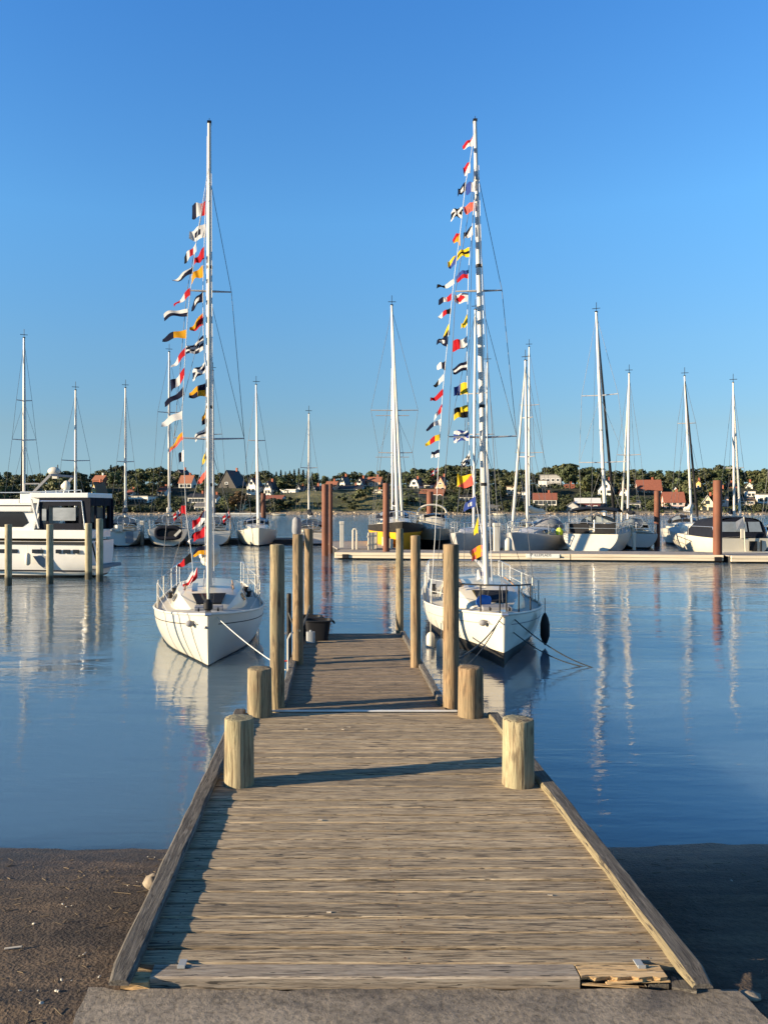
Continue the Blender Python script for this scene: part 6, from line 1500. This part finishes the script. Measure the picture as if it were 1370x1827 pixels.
for _ in range(2600):                             # gardens between the houses
    if cnt > 120: break
    px = rt.uniform(-30, 1400); Y = rt.choice([rt.uniform(286,305), rt.uniform(300,345), rt.uniform(330,372)]); x = X_(px, Y)
    if bank(x) > 0.45 and Y < 318: continue
    small = Y < 300; h = rt.uniform(3.0, 6.5) if small else rt.uniform(5, 10.5); half = h*0.36*F/Y
    top = CY-(hill(x,Y)+h-ZC)*F/Y
    if top < skytop(px)+6: continue
    if any(abs(px-t[0]) < half*0.9 and abs(Y-t[1]) < 9 for t in TREES): continue
    if not clear(px, Y, top, half*0.9): continue
    TREES.append((px, Y)); cnt += 1
    plant(rt.choice(['d1','d2','g1','g2','o1','o2','g1','d2'] if px < 1000 else ['d1','g1','g2','o1','o2','o1']), px, Y, height=h, wide=rt.uniform(0.95,1.3), zone='in the gardens')
plant('b1', 426, 290, height=8.0, wide=1.25, zone='near the water')
plant('g2', 1016, 345, top=823, wide=0.9, zone='tallest on the hill')
cnt = 0
for _ in range(2600):                             # shrubs along shore and bank
    if cnt > 170: break
    px = rt.uniform(-20, 1395); Y = rt.choice([rt.uniform(283,290), rt.uniform(286,300), rt.uniform(296,330)]); x = X_(px, Y)
    if bank(x) > 0.5 and rt.random() < 0.75: continue
    h = rt.uniform(1.2, 3.0); half = h*0.7*F/Y; top = CY-(hill(x,Y)+h-ZC)*F/Y
    if not clear(px, Y, top+2, half*0.7): continue
    cnt += 1; plant(rt.choice(['s1','s2','s1','s3'] if px < 1000 else ['s2','s3','s1']), px, Y, height=h, wide=rt.uniform(0.9,1.5), zone='on the lower slope')
for px, Y, h, k in ((498,291,4.5,'s1'),(512,290,4.2,'s1'),(526,296,3.4,'s1'),(612,303,3.0,'s1'),(640,306,3.8,'s1'),(652,310,4.2,'s1'),(628,296,2.6,'s1'),(700,300,3.2,'s3'),(720,296,3.4,'s2'),(740,298,3.6,'s1')):
    plant(k, px, Y, height=h, wide=1.2, zone='on the grassy bank')
for k in list(PROT):
    if not PROT[k][1]:
        for ch in list(PROT[k][0].children): bpy.data.objects.remove(ch)
        bpy.data.objects.remove(PROT[k][0])
b = MB(); ru = random.Random(77)
for _ in range(5200):
    px = ru.uniform(-40, 1410); Y = ru.uniform(284, 372); x = X_(px, Y)
    if -20 < x < 36 and Y < 314 and ru.random() < 0.9: continue
    h = ru.uniform(0.7, 2.6); z = hill(x, Y); top = CY-(z+h-ZC)*F/Y
    if not clear(px, Y, top+1, h*1.1*F/Y): continue
    for k in range(15):
        d = Vector((ru.gauss(0,1), ru.gauss(0,1), abs(ru.gauss(0,0.9)))).normalized(); p = Vector((x, Y, z))+Vector((d.x*h*1.1, d.y*h, d.z*h))*ru.uniform(0.6,1.0); s_ = ru.uniform(0.2,0.5)
        n = (d+Vector((ru.uniform(-.7,.7), ru.uniform(-.7,.7), ru.uniform(-.3,.8)))).normalized(); u = n.orthogonal().normalized(); u.rotate(Matrix.Rotation(ru.uniform(0,6.28), 3, n)); w = n.cross(u)
        b.poly([p-u*s_-w*s_*0.3, p-w*s_*0.8, p+u*s_-w*s_*0.2, p+u*s_*0.5+w*s_*0.8, p-u*s_*0.4+w*s_*0.9])
tag(b.build('garden_undergrowth', LEAF[1], fix=False), 'dense hedges and undergrowth filling the gardens of the far hillside', 'undergrowth', kind='stuff')
# small craft and jetty on the far side
b = MB(); b.box((0,0,0.35), (18,1.6,0.5)); o = b.build('bathing_jetty', WALL['white'], bevel=0.05); o.location = (X_(420,272), 272, 0); tag(o, 'long white jetty lying along the far shore', 'jetty')
hb, top, bm_, sh_ = hull(4.6, 1.7, (0.75,0.55,0.6), boot=0.05, rake=0.6, N=12)
hb.loft([[(-w*0.97,y,z-0.15) for w,y,z in top],[(w*0.97,y,z-0.15) for w,y,z in top]])
o = hb.build('rowing_boat', [M['white'], M['blackpaint']]); o.location = (X_(484,240), 240, 0); o.rotation_euler = (0,0,R(-80)); tag(o, 'small white open boat floating off the far shore', 'rowing boat')
hb.build; o2 = o.copy(); COL.objects.link(o2); o2.location = (X_(868+10,250), 250, 0); o2.rotation_euler = (0,0,R(-95)); tag(o2, 'small white open boat near the far shore behind the right flagged mast', 'rowing boat')
fp_ = empty('flagpole', (X_(781,345), 345, hill(X_(781,345),345)), 0, 'white flagpole flying a red flag with a white cross above the salmon gable', 'flagpole')
b = MB(); b.tube([(0,0,0),(0,0,Z_(832,345)-hill(X_(781,345),345))], 0.09, 8); b.build('pole', M['white2'], fp_)
b = MB(); zt_ = Z_(834,345)-fp_.location.z; fn = pat('+rw'); nu, nv = 12, 9; ids = [[b.vert((-0.05-3.0*i/nu, 0.25*math.sin(i*0.8), zt_-2.2*j/nv-2.0*i/nu)) for i in range(nu+1)] for j in range(nv+1)]
for j in range(nv):
    for i in range(nu): b.face((ids[j][i], ids[j][i+1], ids[j+1][i+1], ids[j+1][i]), FI[fn((i+.5)/nu,(j+.5)/nv)])
b.build('flag', FLAGM, fp_, smooth=True, fix=False)
